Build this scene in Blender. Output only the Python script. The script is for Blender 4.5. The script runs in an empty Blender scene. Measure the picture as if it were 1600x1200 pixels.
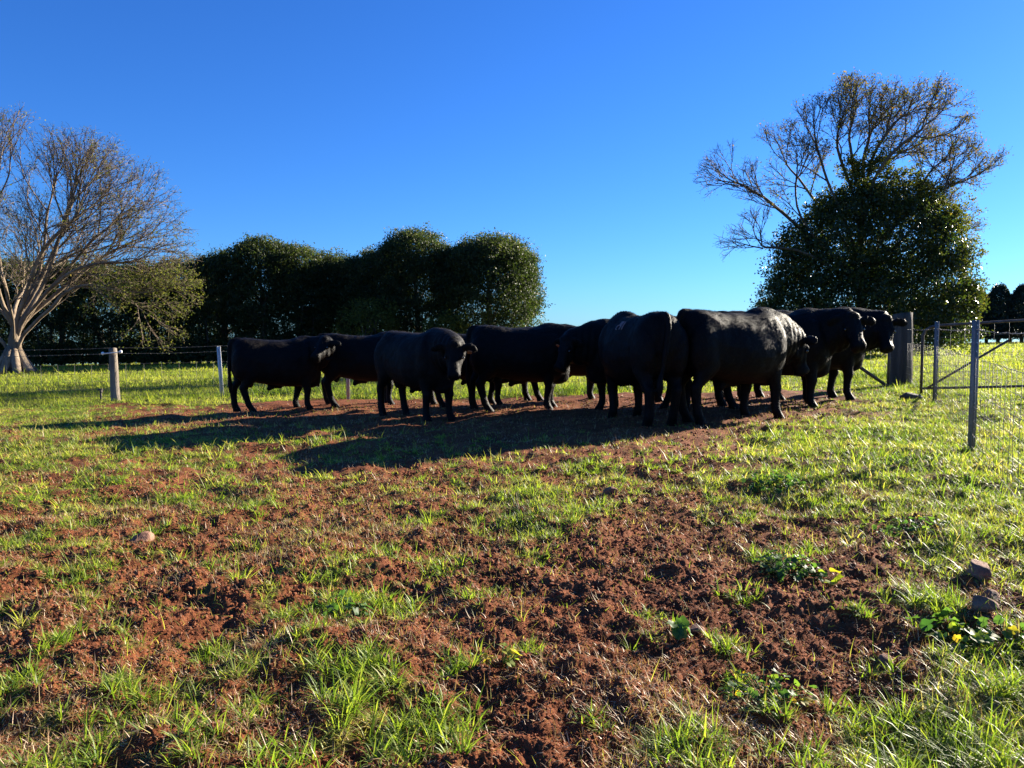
import bpy, math, random
import numpy as np
from mathutils import Vector, Matrix
R = math.radians
rng = np.random.default_rng(7)
random.seed(7)
scn = bpy.context.scene
col = scn.collection

# ------------------------------------------------------------------ camera
EYE = 1.2
PITCH = math.atan(75 / 1202)
cam = bpy.data.cameras.new("camera")
cam.angle = 2 * math.atan(800 / 1202)
cam.clip_start = 0.05
cam.clip_end = 5000
camo = bpy.data.objects.new("camera", cam)
col.objects.link(camo)
camo.location = (0, 0, EYE)
camo.rotation_euler = (R(90) - PITCH, 0, 0)
scn.camera = camo

# ------------------------------------------------------------------ sky and sun
SUN_EL, SUN_AZ = 18.0, 36.0          # azimuth measured from +x towards +y
world = bpy.data.worlds.new("World")
scn.world = world
world.use_nodes = True
nt = world.node_tree
bg = nt.nodes["Background"]
sky = nt.nodes.new("ShaderNodeTexSky")
sky.sky_type = 'NISHITA'
sky.sun_disc = False
sky.sun_elevation = R(SUN_EL)
sky.sun_rotation = R(90 - SUN_AZ)
sky.altitude = 0
sky.air_density = 1.0
sky.dust_density = 0.15
sky.ozone_density = 4.0
hs = nt.nodes.new("ShaderNodeHueSaturation")
hs.inputs['Saturation'].default_value = 1.1
hs.inputs['Value'].default_value = 1.0
nt.links.new(sky.outputs[0], hs.inputs['Color'])
tcw = nt.nodes.new("ShaderNodeTexCoord"); sp = nt.nodes.new("ShaderNodeSeparateXYZ"); cb = nt.nodes.new("ShaderNodeCombineXYZ")
mz = nt.nodes.new("ShaderNodeMath"); mz.operation = 'MAXIMUM'; mz.inputs[1].default_value = 0.012   # the pale horizon colour goes on below eye level, as from a hilltop
nt.links.new(tcw.outputs['Generated'], sp.inputs[0]); nt.links.new(sp.outputs[0], cb.inputs[0]); nt.links.new(sp.outputs[1], cb.inputs[1])
nt.links.new(sp.outputs[2], mz.inputs[0]); nt.links.new(mz.outputs[0], cb.inputs[2]); nt.links.new(cb.outputs[0], sky.inputs[0])
tn = nt.nodes.new("ShaderNodeMix"); tn.data_type = 'RGBA'; tn.blend_type = 'MULTIPLY'; tn.inputs[0].default_value = 1
tn.inputs[7].default_value = (.30, .57, 1.0, 1)      # the camera's cool white balance of this clear sky
nt.links.new(hs.outputs[0], tn.inputs[6])
nt.links.new(tn.outputs[2], bg.inputs[0])
bg.inputs[1].default_value = 0.050
sl = bpy.data.lights.new("sun", 'SUN')
sl.energy = 5.0
sl.angle = R(0.53)
sl.color = (1.0, 0.90, 0.74)
so = bpy.data.objects.new("sun", sl)
col.objects.link(so)
S = Vector((math.cos(R(SUN_AZ)) * math.cos(R(SUN_EL)), math.sin(R(SUN_AZ)) * math.cos(R(SUN_EL)), math.sin(R(SUN_EL))))
so.rotation_euler = S.to_track_quat('Z', 'Y').to_euler()
scn.view_settings.view_transform = 'Standard'
scn.view_settings.look = 'None'
scn.view_settings.gamma = 1.0
scn.view_settings.exposure = 2.08
scn.render.engine = 'CYCLES'
scn.cycles.max_bounces = 6
scn.cycles.diffuse_bounces = 3
scn.cycles.transmission_bounces = 4
scn.cycles.transparent_max_bounces = 4

# ------------------------------------------------------------------ noise and terrain
def _hash(ix, iy, seed):
    h = (ix.astype(np.int64) * 374761393 + iy.astype(np.int64) * 668265263 + seed * 974711) & 0xffffffff
    h = ((h ^ (h >> 13)) * 1274126177) & 0xffffffff
    return (h ^ (h >> 16)) & 0xffffffff

def perlin(x, y, seed=0):
    x = np.asarray(x, float); y = np.asarray(y, float)
    ix = np.floor(x); iy = np.floor(y)
    fx = x - ix; fy = y - iy
    def g(dx, dy):
        a = _hash(ix + dx, iy + dy, seed) * (2 * math.pi / 4294967296.0)
        return np.cos(a) * (fx - dx) + np.sin(a) * (fy - dy)
    u = fx * fx * fx * (fx * (fx * 6 - 15) + 10); v = fy * fy * fy * (fy * (fy * 6 - 15) + 10)
    a = g(0, 0) * (1 - u) + g(1, 0) * u
    b = g(0, 1) * (1 - u) + g(1, 1) * u
    return (a * (1 - v) + b * v) * 1.5      # about -1..1

def smooth(a, b, t):
    t = np.clip((t - a) / (b - a), 0, 1)
    return t * t * (3 - 2 * t)

def base_z(x, y):
    x = np.asarray(x, float); y = np.asarray(y, float)
    xs = np.clip(x, -90, 90)
    z = 0.021 * xs * smooth(1.0, 9.0, np.hypot(x, y)) - 0.011 * np.maximum(0, y - 15)
    crest = 84 + 0.4 * np.clip(x, -60, 40)
    over = np.maximum(0, y - crest)
    return z - 0.05 * over * smooth(0, 25, over)

# grass cover control points in the photograph's frame: (px, py, cover)
CP = [(60, 640, .75), (250, 640, .5), (450, 640, .3), (650, 650, .18), (900, 650, .12), (1150, 650, .15), (1300, 650, .4), (1420, 640, .95), (1560, 650, 1.0),
      (60, 690, .72), (250, 690, .66), (450, 690, .58), (650, 690, .5), (850, 690, .45), (1050, 700, .4), (1250, 700, .78), (1420, 700, .9), (1560, 720, 1.0),
      (60, 750, .58), (250, 750, .55), (450, 750, .50), (650, 740, .5), (850, 760, .62), (1050, 760, .55), (1250, 760, .7), (1420, 770, .78), (1560, 790, .95),
      (60, 840, .48), (250, 840, .46), (450, 840, .44), (650, 850, .45), (850, 820, .68), (1000, 850, .22), (1200, 850, .42), (1400, 850, .5), (1560, 860, .75),
      (60, 960, .48), (250, 950, .40), (420, 950, .36), (590, 930, .5), (750, 920, .34), (950, 940, .10), (1150, 960, .14), (1300, 950, .16), (1460, 950, .55), (1580, 960, .5),
      (60, 1060, .46), (200, 1080, .52), (350, 1060, .5), (520, 1060, .45), (700, 1060, .30), (900, 1060, .06), (1100, 1060, .12), (1250, 1060, .12), (1400, 1060, .3), (1560, 1080, .85),
      (60, 1170, .55), (250, 1160, .5), (420, 1150, .38), (560, 1120, .55), (700, 1130, .42), (880, 1150, .06), (1060, 1180, .6), (1200, 1180, .28), (1350, 1160, .55), (1500, 1160, .85)]
CP = np.array(CP, float)

def cover_map(x, y):
    yy = np.maximum(y, 0.3)
    px = 800 + 1202 * x / yy
    py = 525 + 1202 * EYE / np.maximum(yy, 1.0)
    px = np.clip(px, -100, 1700); py = np.clip(py, 600, 1250)
    num = np.zeros_like(px); den = np.full_like(px, 1e-9)
    for cx, cy, cc in CP:
        sy = 22 + (cy - 600) * 0.07
        w = np.exp(-((px - cx) / 85) ** 2 - ((py - cy) / sy) ** 2)
        num += w * cc; den += w
    c = num / den
    c = np.where(den < 1e-6, 0.6, c)
    line = 15.2 + 0.25 * np.sin(x * 1.3)
    far = smooth(line - 0.6, line + 0.6, y + 0.6 * perlin(x * 0.9, y * 0.9, 41))
    right = smooth(0.3, 1.3, x - (1.0 + 0.455 * (y - 1.0)))
    return np.maximum(np.maximum(c, far), right * 0.95)

def cover(x, y):
    """0..1 local amount of living grass"""
    c = cover_map(x, y)
    n = 0.5 + 0.5 * (0.36 * perlin(x * 1.5, y * 1.5, 11) + 0.55 * perlin(x * 4.2, y * 4.2, 12) + 0.62 * perlin(x * 10, y * 10, 13))
    c = c - .03 - .05 * smooth(4, 6, y) * (1 - smooth(11.5, 13, y)) * (1 - smooth(1.5, 3.5, x))
    return smooth(-0.05, 0.20, c - n)

def fine_z(x, y):
    x = np.asarray(x, float); y = np.asarray(y, float)
    d = np.hypot(x, y)
    z = 0.042 * perlin(x * 0.45, y * 0.45, 1) * np.minimum(1, d / 3)
    near = 1 - smooth(14, 60, d)
    z = z + 0.030 * perlin(x * 1.3, y * 1.3, 2) * near
    z = z + (0.036 * perlin(x * 2.9, y * 2.9, 3)) * near
    n2 = 1 - smooth(8, 18, d)
    z = z + 0.022 * (np.abs(perlin(x * 6.5, y * 6.5, 4)) - .3) * n2 * 1.4
    n3 = 1 - smooth(5, 11, d)
    z = z + 0.012 * perlin(x * 15, y * 15, 5) * n3
    n4 = 1 - smooth(4, 8, d)
    z = z + 0.011 * (np.abs(perlin(x * 33, y * 33, 6)) - .3) * n4 + 0.006 * perlin(x * 75, y * 75, 8) * n4
    return z

def zt(x, y):
    return base_z(x, y) + fine_z(x, y)

def ray(px, py):
    v = (600 - py) / 1202.0
    f = np.array([0, math.cos(PITCH), -math.sin(PITCH)]); u = np.array([0, math.sin(PITCH), math.cos(PITCH)])
    return f + u * v + np.array([1.0, 0, 0]) * ((px - 800) / 1202.0)

def at(px, py, depth):
    d = ray(px, py); d = d / d[1]
    return Vector((d[0] * depth, depth, EYE + d[2] * depth))

def ground_pt(px, py):
    d = ray(px, py); d = d / d[1]
    lo = 0.8
    for k in range(4000):
        if EYE + d[2] * lo < float(base_z(d[0] * lo, lo)): break
        lo *= 1.004
    return (d[0] * lo, lo, float(zt(d[0] * lo, lo)))

# ------------------------------------------------------------------ object helpers
def tag(o, label=None, cat=None, group=None, kind=None):
    if label: o['label'] = label
    if cat: o['category'] = cat
    if group: o['group'] = group
    if kind: o['kind'] = kind
    return o

def empty(name, loc=(0, 0, 0), rz=0.0):
    o = bpy.data.objects.new(name, None)
    col.objects.link(o); o.location = loc; o.rotation_euler = (0, 0, rz); o.empty_display_size = .1
    return o

def np_mesh(name, V, faces, mat, smooth_=False, attrs=None):
    """faces: list of int arrays (n,k)"""
    me = bpy.data.meshes.new(name)
    V = np.asarray(V, np.float32)
    me.vertices.add(len(V)); me.vertices.foreach_set('co', V.ravel())
    fs = [np.asarray(f, np.int32) for f in faces if len(f)]
    li = np.concatenate([f.ravel() for f in fs]) if fs else np.zeros(0, np.int32)
    tot = np.concatenate([np.full(len(f), f.shape[1], np.int32) for f in fs])
    st = np.concatenate([[0], np.cumsum(tot)[:-1]]).astype(np.int32)
    me.loops.add(len(li)); me.loops.foreach_set('vertex_index', li)
    me.polygons.add(len(tot)); me.polygons.foreach_set('loop_start', st); me.polygons.foreach_set('loop_total', tot)
    if smooth_: me.polygons.foreach_set('use_smooth', np.ones(len(tot), bool))
    for k, a in (attrs or {}).items():
        at_ = me.attributes.new(k, 'FLOAT', 'POINT'); at_.data.foreach_set('value', np.asarray(a, np.float32))
    me.update(calc_edges=True)
    me.materials.append(mat)
    return me

def link(name, me, parent=None):
    o = bpy.data.objects.new(name, me); col.objects.link(o)
    if parent is not None: o.parent = parent
    return o

# ------------------------------------------------------------------ materials
def newmat(name):
    m = bpy.data.materials.new(name); m.use_nodes = True
    nt = m.node_tree
    for n in list(nt.nodes): nt.nodes.remove(n)
    out = nt.nodes.new('ShaderNodeOutputMaterial')
    return m, nt, out

def ramp(nt, stops, interp='LINEAR'):
    r = nt.nodes.new('ShaderNodeValToRGB'); cr = r.color_ramp; cr.interpolation = interp
    while len(cr.elements) < len(stops): cr.elements.new(0.5)
    for e, (p, c) in zip(cr.elements, stops):
        e.position = p; e.color = (c[0], c[1], c[2], 1)
    return r

def noise(nt, vec, scale, detail=4, rough=.55):
    n = nt.nodes.new('ShaderNodeTexNoise'); n.inputs['Scale'].default_value = scale
    n.inputs['Detail'].default_value = detail; n.inputs['Roughness'].default_value = rough
    if vec is not None: nt.links.new(vec, n.inputs['Vector'])
    return n

def leaf_mat(name, stops, trans=1.5, tfac=.45, rough=.45, spec=.4):
    """diffuse and gloss mixed with light coming through the blade; colour by the per-blade attribute tint"""
    m, nt, out = newmat(name)
    a = nt.nodes.new('ShaderNodeAttribute'); a.attribute_name = 'tint'
    r = ramp(nt, stops); nt.links.new(a.outputs['Fac'], r.inputs[0])
    p = nt.nodes.new('ShaderNodeBsdfPrincipled'); p.inputs['Roughness'].default_value = rough
    p.inputs['Specular IOR Level'].default_value = spec
    nt.links.new(r.outputs[0], p.inputs['Base Color'])
    t = nt.nodes.new('ShaderNodeBsdfTranslucent')
    mx = nt.nodes.new('ShaderNodeMix'); mx.data_type = 'RGBA'; mx.blend_type = 'MULTIPLY'; mx.inputs[0].default_value = 1
    nt.links.new(r.outputs[0], mx.inputs[6]); mx.inputs[7].default_value = (trans * 1.05, trans * 1.1, trans * .45, 1)
    nt.links.new(mx.outputs[2], t.inputs[0])
    ms = nt.nodes.new('ShaderNodeMixShader'); ms.inputs[0].default_value = tfac
    nt.links.new(p.outputs[0], ms.inputs[1]); nt.links.new(t.outputs[0], ms.inputs[2])
    nt.links.new(ms.outputs[0], out.inputs[0])
    return m

def rough_mat(name, stops, scale=8, rough=.85, bump=.3, bscale=30, stretch=(1, 1, 1), spec=.3, metal=0.0, bdist=.02):
    m, nt, out = newmat(name)
    tc = nt.nodes.new('ShaderNodeTexCoord'); mp = nt.nodes.new('ShaderNodeMapping'); mp.inputs['Scale'].default_value = stretch
    nt.links.new(tc.outputs['Object'], mp.inputs[0])
    n = noise(nt, mp.outputs[0], scale, 6, .65); r = ramp(nt, stops); nt.links.new(n.outputs[0], r.inputs[0])
    p = nt.nodes.new('ShaderNodeBsdfPrincipled'); p.inputs['Roughness'].default_value = rough
    p.inputs['Specular IOR Level'].default_value = spec; p.inputs['Metallic'].default_value = metal
    nt.links.new(r.outputs[0], p.inputs['Base Color'])
    n2 = noise(nt, mp.outputs[0], bscale, 5, .7)
    b = nt.nodes.new('ShaderNodeBump'); b.inputs['Strength'].default_value = bump; b.inputs['Distance'].default_value = bdist
    nt.links.new(n2.outputs[0], b.inputs['Height']); nt.links.new(b.outputs[0], p.inputs['Normal'])
    nt.links.new(p.outputs[0], out.inputs[0])
    return m

M_GRASS = leaf_mat('grass_blades', [(0, (.05, .10, .013)), (.3, (.13, .20, .026)), (.58, (.25, .29, .048)), (.82, (.38, .35, .10)), (1, (.50, .39, .20))], 1.65, .46, .5, .3)
M_FIELD = leaf_mat('field_grass', [(0, (.045, .08, .016)), (.3, (.15, .195, .032)), (.65, (.28, .29, .06)), (1, (.46, .39, .17))], 1.7, .5, .6, .2)
M_STRAW = leaf_mat('straw', [(0, (.14, .06, .03)), (.35, (.30, .17, .09)), (.75, (.50, .36, .21)), (1, (.66, .56, .38))], 1.2, .25, .5, .5)
M_WEED = leaf_mat('weed_leaf', [(0, (.03, .08, .02)), (.6, (.065, .125, .03)), (.85, (.20, .25, .03)), (1, (.46, .31, .03))], 1.9, .45, .55, .3)
M_TREE = leaf_mat('evergreen_leaf', [(0, (.014, .026, .010)), (.5, (.036, .054, .018)), (.85, (.075, .088, .028)), (1, (.13, .115, .045))], 1.5, .36, .55, .22)
M_IVY = leaf_mat('ivy_leaf', [(0, (.014, .030, .008)), (.5, (.035, .055, .012)), (.85, (.08, .09, .02)), (1, (.16, .12, .035))], 1.6, .38, .42, .4)
M_OLIVE = leaf_mat('olive_leaf', [(0, (.045, .065, .018)), (.5, (.10, .115, .03)), (.85, (.18, .17, .05)), (1, (.24, .17, .07))], 1.4, .4, .7, .1)
M_BUD = leaf_mat('dry_leaf', [(0, (.07, .07, .03)), (.5, (.14, .11, .05)), (.85, (.22, .14, .07)), (1, (.30, .14, .07))], 1.4, .4, .75, .08)
M_PINE = leaf_mat('pine_needles', [(0, (.010, .022, .014)), (.6, (.018, .036, .020)), (1, (.035, .055, .026))], 1.1, .2, .45, .3)
M_BARK = rough_mat('pale_bark', [(.25, (.075, .052, .033)), (.5, (.18, .135, .092)), (.75, (.34, .27, .195))], 1.6, .9, .8, 5, (1, 1, .35), bdist=.12)
M_TWIG = rough_mat('twig_bark', [(.3, (.06, .046, .03)), (.7, (.15, .12, .08))], 3, .85, .5, 12, bdist=.03)
M_DBARK = rough_mat('dark_bark', [(.3, (.03, .025, .02)), (.7, (.09, .075, .06))], 3, .9, .6, 8, bdist=.05)
M_WOOD = rough_mat('weathered_post', [(.25, (.06, .048, .038)), (.5, (.17, .14, .11)), (.75, (.34, .29, .23))], 6, .9, 1.0, 22, (1, 1, .12), bdist=.03)
M_WOODD = rough_mat('old_grey_post', [(.25, (.025, .021, .018)), (.5, (.065, .056, .047)), (.75, (.14, .12, .10))], 6, .9, 1.0, 22, (1, 1, .12), bdist=.03)
M_STEEL = rough_mat('galvanised_steel', [(.3, (.13, .13, .13)), (.7, (.24, .235, .23))], 30, .6, .15, 60, metal=.15, spec=.5, bdist=.003)
M_PAINT = rough_mat('pale_steel_post', [(.3, (.48, .48, .46)), (.7, (.66, .66, .64))], 20, .5, .15, 60, metal=.2, spec=.5, bdist=.003)
M_PIPE = rough_mat('rusty_pipe', [(.3, (.05, .035, .028)), (.7, (.16, .12, .10))], 14, .6, .3, 60, metal=.4, spec=.5, bdist=.003)
M_WIRE = rough_mat('fence_wire', [(.3, (.09, .085, .08)), (.7, (.20, .19, .175))], 30, .6, .0, 60, metal=.3, spec=.3)
M_WHITE = rough_mat('porcelain', [(.3, (.72, .71, .68)), (.7, (.82, .81, .78))], 10, .3, .0, 60, spec=.5)
M_ROCK = rough_mat('red_rock', [(.25, (.09, .045, .03)), (.5, (.20, .10, .065)), (.75, (.33, .19, .13))], 9, .88, .8, 28, bdist=.02)
M_DROCK = rough_mat('dark_rock', [(.25, (.03, .028, .025)), (.5, (.07, .06, .055)), (.75, (.13, .115, .10))], 9, .88, .8, 28, bdist=.02)
M_CLOD = rough_mat('soil_clod', [(.2, (.08, .025, .011)), (.5, (.18, .062, .028)), (.8, (.30, .12, .06))], 14, .95, .9, 90, spec=.15, bdist=.008)
M_EYE = rough_mat('eye', [(.3, (.008, .006, .005)), (.7, (.014, .01, .008))], 10, .08, 0, 60, spec=.8)
M_TAG = rough_mat('ear_tag', [(.3, (.50, .16, .05)), (.7, (.62, .22, .07))], 10, .4, 0, 60, spec=.5)
M_BRAND = rough_mat('brand_scar', [(.3, (.22, .15, .15)), (.7, (.36, .27, .27))], 60, .7, .4, 90, bdist=.004)

def hide_mat():
    m, nt, out = newmat('black_hide')
    tc = nt.nodes.new('ShaderNodeTexCoord'); mp = nt.nodes.new('ShaderNodeMapping'); mp.inputs['Scale'].default_value = (.5, .5, .22)
    nt.links.new(tc.outputs['Object'], mp.inputs[0])
    n = noise(nt, mp.outputs[0], 7, 5, .6)
    r = ramp(nt, [(.3, (.0022, .002, .0024)), (.6, (.0045, .004, .004)), (.8, (.012, .009, .007))]); nt.links.new(n.outputs[0], r.inputs[0])
    p = nt.nodes.new('ShaderNodeBsdfPrincipled')
    p.inputs['Specular IOR Level'].default_value = .10
    p.inputs['Sheen Weight'].default_value = .0; p.inputs['Sheen Roughness'].default_value = .4
    nt.links.new(r.outputs[0], p.inputs['Base Color'])
    n3 = noise(nt, mp.outputs[0], 40, 4, .7)
    rr = nt.nodes.new('ShaderNodeMapRange'); rr.inputs['To Min'].default_value = .42; rr.inputs['To Max'].default_value = .70
    nt.links.new(n3.outputs[0], rr.inputs[0]); nt.links.new(rr.outputs[0], p.inputs['Roughness'])
    n2 = noise(nt, mp.outputs[0], 130, 4, .8)
    n4 = noise(nt, tc.outputs['Object'], 5, 3, .5)
    b = nt.nodes.new('ShaderNodeBump'); b.inputs['Strength'].default_value = .55; b.inputs['Distance'].default_value = .012
    b2 = nt.nodes.new('ShaderNodeBump'); b2.inputs['Strength'].default_value = .35; b2.inputs['Distance'].default_value = .06
    nt.links.new(n2.outputs[0], b.inputs['Height']); nt.links.new(n4.outputs[0], b2.inputs['Height'])
    nt.links.new(b2.outputs[0], b.inputs['Normal']); nt.links.new(b.outputs[0], p.inputs['Normal'])
    nt.links.new(p.outputs[0], out.inputs[0])
    return m
M_HIDE = hide_mat()
def hair_mat():
    m, nt, out = newmat('coat_hair')
    g = nt.nodes.new('ShaderNodeNewGeometry')
    r = ramp(nt, [(0, (.004, .0035, .0035)), (.7, (.011, .008, .0065)), (1, (.04, .026, .017))]); nt.links.new(g.outputs['Random Per Island'], r.inputs[0])
    p = nt.nodes.new('ShaderNodeBsdfPrincipled'); p.inputs['Roughness'].default_value = .58; p.inputs['Specular IOR Level'].default_value = .12
    nt.links.new(r.outputs[0], p.inputs['Base Color']); nt.links.new(p.outputs[0], out.inputs[0])
    return m
M_HAIR = hair_mat()

def soil_mat():
    m, nt, out = newmat('red_soil')
    g = nt.nodes.new('ShaderNodeNewGeometry')
    n = noise(nt, g.outputs['Position'], 2.2, 8, .7)
    r = ramp(nt, [(.25, (.072, .021, .008)), (.42, (.138, .043, .016)), (.6, (.215, .073, .030)), (.8, (.31, .125, .058))]); nt.links.new(n.outputs[0], r.inputs[0])
    nf = noise(nt, g.outputs['Position'], 55, 6, .75)
    rf = ramp(nt, [(.3, (.45, .42, .40)), (.55, (1, 1, 1)), (.72, (1.5, 1.45, 1.35))]); nt.links.new(nf.outputs[0], rf.inputs[0])
    mx = nt.nodes.new('ShaderNodeMix'); mx.data_type = 'RGBA'; mx.blend_type = 'MULTIPLY'; mx.inputs[0].default_value = .8
    nt.links.new(r.outputs[0], mx.inputs[6]); nt.links.new(rf.outputs[0], mx.inputs[7])
    a = nt.nodes.new('ShaderNodeAttribute'); a.attribute_name = 'cover'
    ng = noise(nt, g.outputs['Position'], 1.1, 8, .7)
    rg = ramp(nt, [(.3, (.045, .055, .015)), (.5, (.09, .10, .025)), (.7, (.15, .13, .05))]); nt.links.new(ng.outputs[0], rg.inputs[0])
    m2 = nt.nodes.new('ShaderNodeMix'); m2.data_type = 'RGBA'
    ml = nt.nodes.new('ShaderNodeMath'); ml.operation = 'MULTIPLY'; ml.inputs[1].default_value = .8
    nt.links.new(a.outputs['Fac'], ml.inputs[0])
    nt.links.new(ml.outputs[0], m2.inputs[0]); nt.links.new(mx.outputs[2], m2.inputs[6]); nt.links.new(rg.outputs[0], m2.inputs[7])
    p = nt.nodes.new('ShaderNodeBsdfPrincipled'); p.inputs['Roughness'].default_value = .95; p.inputs['Specular IOR Level'].default_value = .12
    nt.links.new(m2.outputs[2], p.inputs['Base Color'])
    nb = noise(nt, g.outputs['Position'], 120, 5, .75)
    nb2 = noise(nt, g.outputs['Position'], 28, 5, .7)
    b = nt.nodes.new('ShaderNodeBump'); b.inputs['Strength'].default_value = .9; b.inputs['Distance'].default_value = .007
    b2 = nt.nodes.new('ShaderNodeBump'); b2.inputs['Strength'].default_value = .9; b2.inputs['Distance'].default_value = .022
    nt.links.new(nb.outputs[0], b.inputs['Height']); nt.links.new(nb2.outputs[0], b2.inputs['Height'])
    nt.links.new(b2.outputs[0], b.inputs['Normal']); nt.links.new(b.outputs[0], p.inputs['Normal'])
    nt.links.new(p.outputs[0], out.inputs[0])
    return m
M_SOIL = soil_mat()

# ------------------------------------------------------------------ ground: one polar sheet, fine where the eye is close
def build_ground():
    a1 = np.linspace(-48, 48, 860); a2 = np.linspace(50, 310, 90)
    ang = np.radians(np.concatenate([a1, a2]))
    rad = [0.25]
    while rad[-1] < 2200:
        r = rad[-1]
        st = 0.05 if r < 1.6 else max(0.0105, min(r * r * 0.0016, 0.03 + r * 0.012))
        rad.append(r + st)
    rad = np.array(rad)
    A, Rr = np.meshgrid(ang, rad)
    X = Rr * np.sin(A); Y = Rr * np.cos(A)
    Z = zt(X, Y)
    nA, nR = len(ang), len(rad)
    V = np.stack([X.ravel(), Y.ravel(), Z.ravel()], 1)
    C = cover(X.ravel(), Y.ravel())
    i = np.arange(nR - 1)[:, None] * nA; j = np.arange(nA)[None, :]; j2 = (j + 1) % nA
    F = np.stack([(i + j), (i + j2), (i + nA + j2), (i + nA + j)], -1).reshape(-1, 4)[:, ::-1]
    V = np.vstack([V, [[0, 0, float(zt(0., 0.01))]]]); C = np.append(C, .5)
    jj = np.arange(nA); T = np.stack([np.full(nA, len(V) - 1), (jj + 1) % nA, jj], 1)
    me = np_mesh('ground', V, [F, T], M_SOIL, True, {'cover': C})
    tag(link('ground', me), kind='structure')
    return nA * nR
build_ground()

# ------------------------------------------------------------------ blades
def blades(name, P, L, W, az, lean, curl, tint, mat, segs=3, attr_extra=None):
    """ribbons that bend over: P roots (n,3), az heading of the bend, lean start tilt, curl added tilt to the tip"""
    n = len(P)
    k = segs
    side = np.stack([-np.sin(az), np.cos(az), np.zeros(n)], 1)
    tw = rng.uniform(-.9, .9, n)
    fwd = np.stack([np.cos(az), np.sin(az), np.zeros(n)], 1)
    sd = side * np.cos(tw)[:, None] + fwd * np.sin(tw)[:, None]
    pos = P.copy(); rows = []
    for s in range(k + 1):
        f = s / k
        w = W * (0.75 + .5 * f if f < .4 else 1.0) * (1 - f ** 2.2) if s < k else None
        if s < k:
            w = W * (1 - f ** 2.0) * .5
            rows.append(pos - sd * w[:, None]); rows.append(pos + sd * w[:, None])
        else:
            rows.append(pos.copy())
        t = lean + curl * ((s + .5) / k)
        dvec = fwd * np.sin(t)[:, None] + np.array([0, 0, 1.0]) * np.cos(t)[:, None]
        pos = pos + dvec * (L / k)[:, None]
    nv = 2 * k + 1
    V = np.stack(rows, 1).reshape(-1, 3)
    b = (np.arange(n) * nv)[:, None]
    quads = []
    for s in range(k - 1):
        quads.append(b + np.array([[2 * s, 2 * s + 1, 2 * s + 3, 2 * s + 2]]))
    tri = b + np.array([[2 * (k - 1), 2 * (k - 1) + 1, 2 * k]])
    return np_mesh(name, V, quads + [tri], mat, True, {'tint': np.repeat(tint, nv)})

def sample_fan(n, r0, r1, amax=41, power=1.0):
    a = rng.uniform(-R(amax), R(amax), n)
    r = np.sqrt(rng.uniform(r0 ** 2, r1 ** 2, n)) if power == 1.0 else r0 * (r1 / r0) ** rng.uniform(0, 1, n)
    return r * np.sin(a), r * np.cos(a)

def roots(x, y, sink=.006):
    return np.stack([x, y, zt(x, y) - sink], 1)

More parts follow.
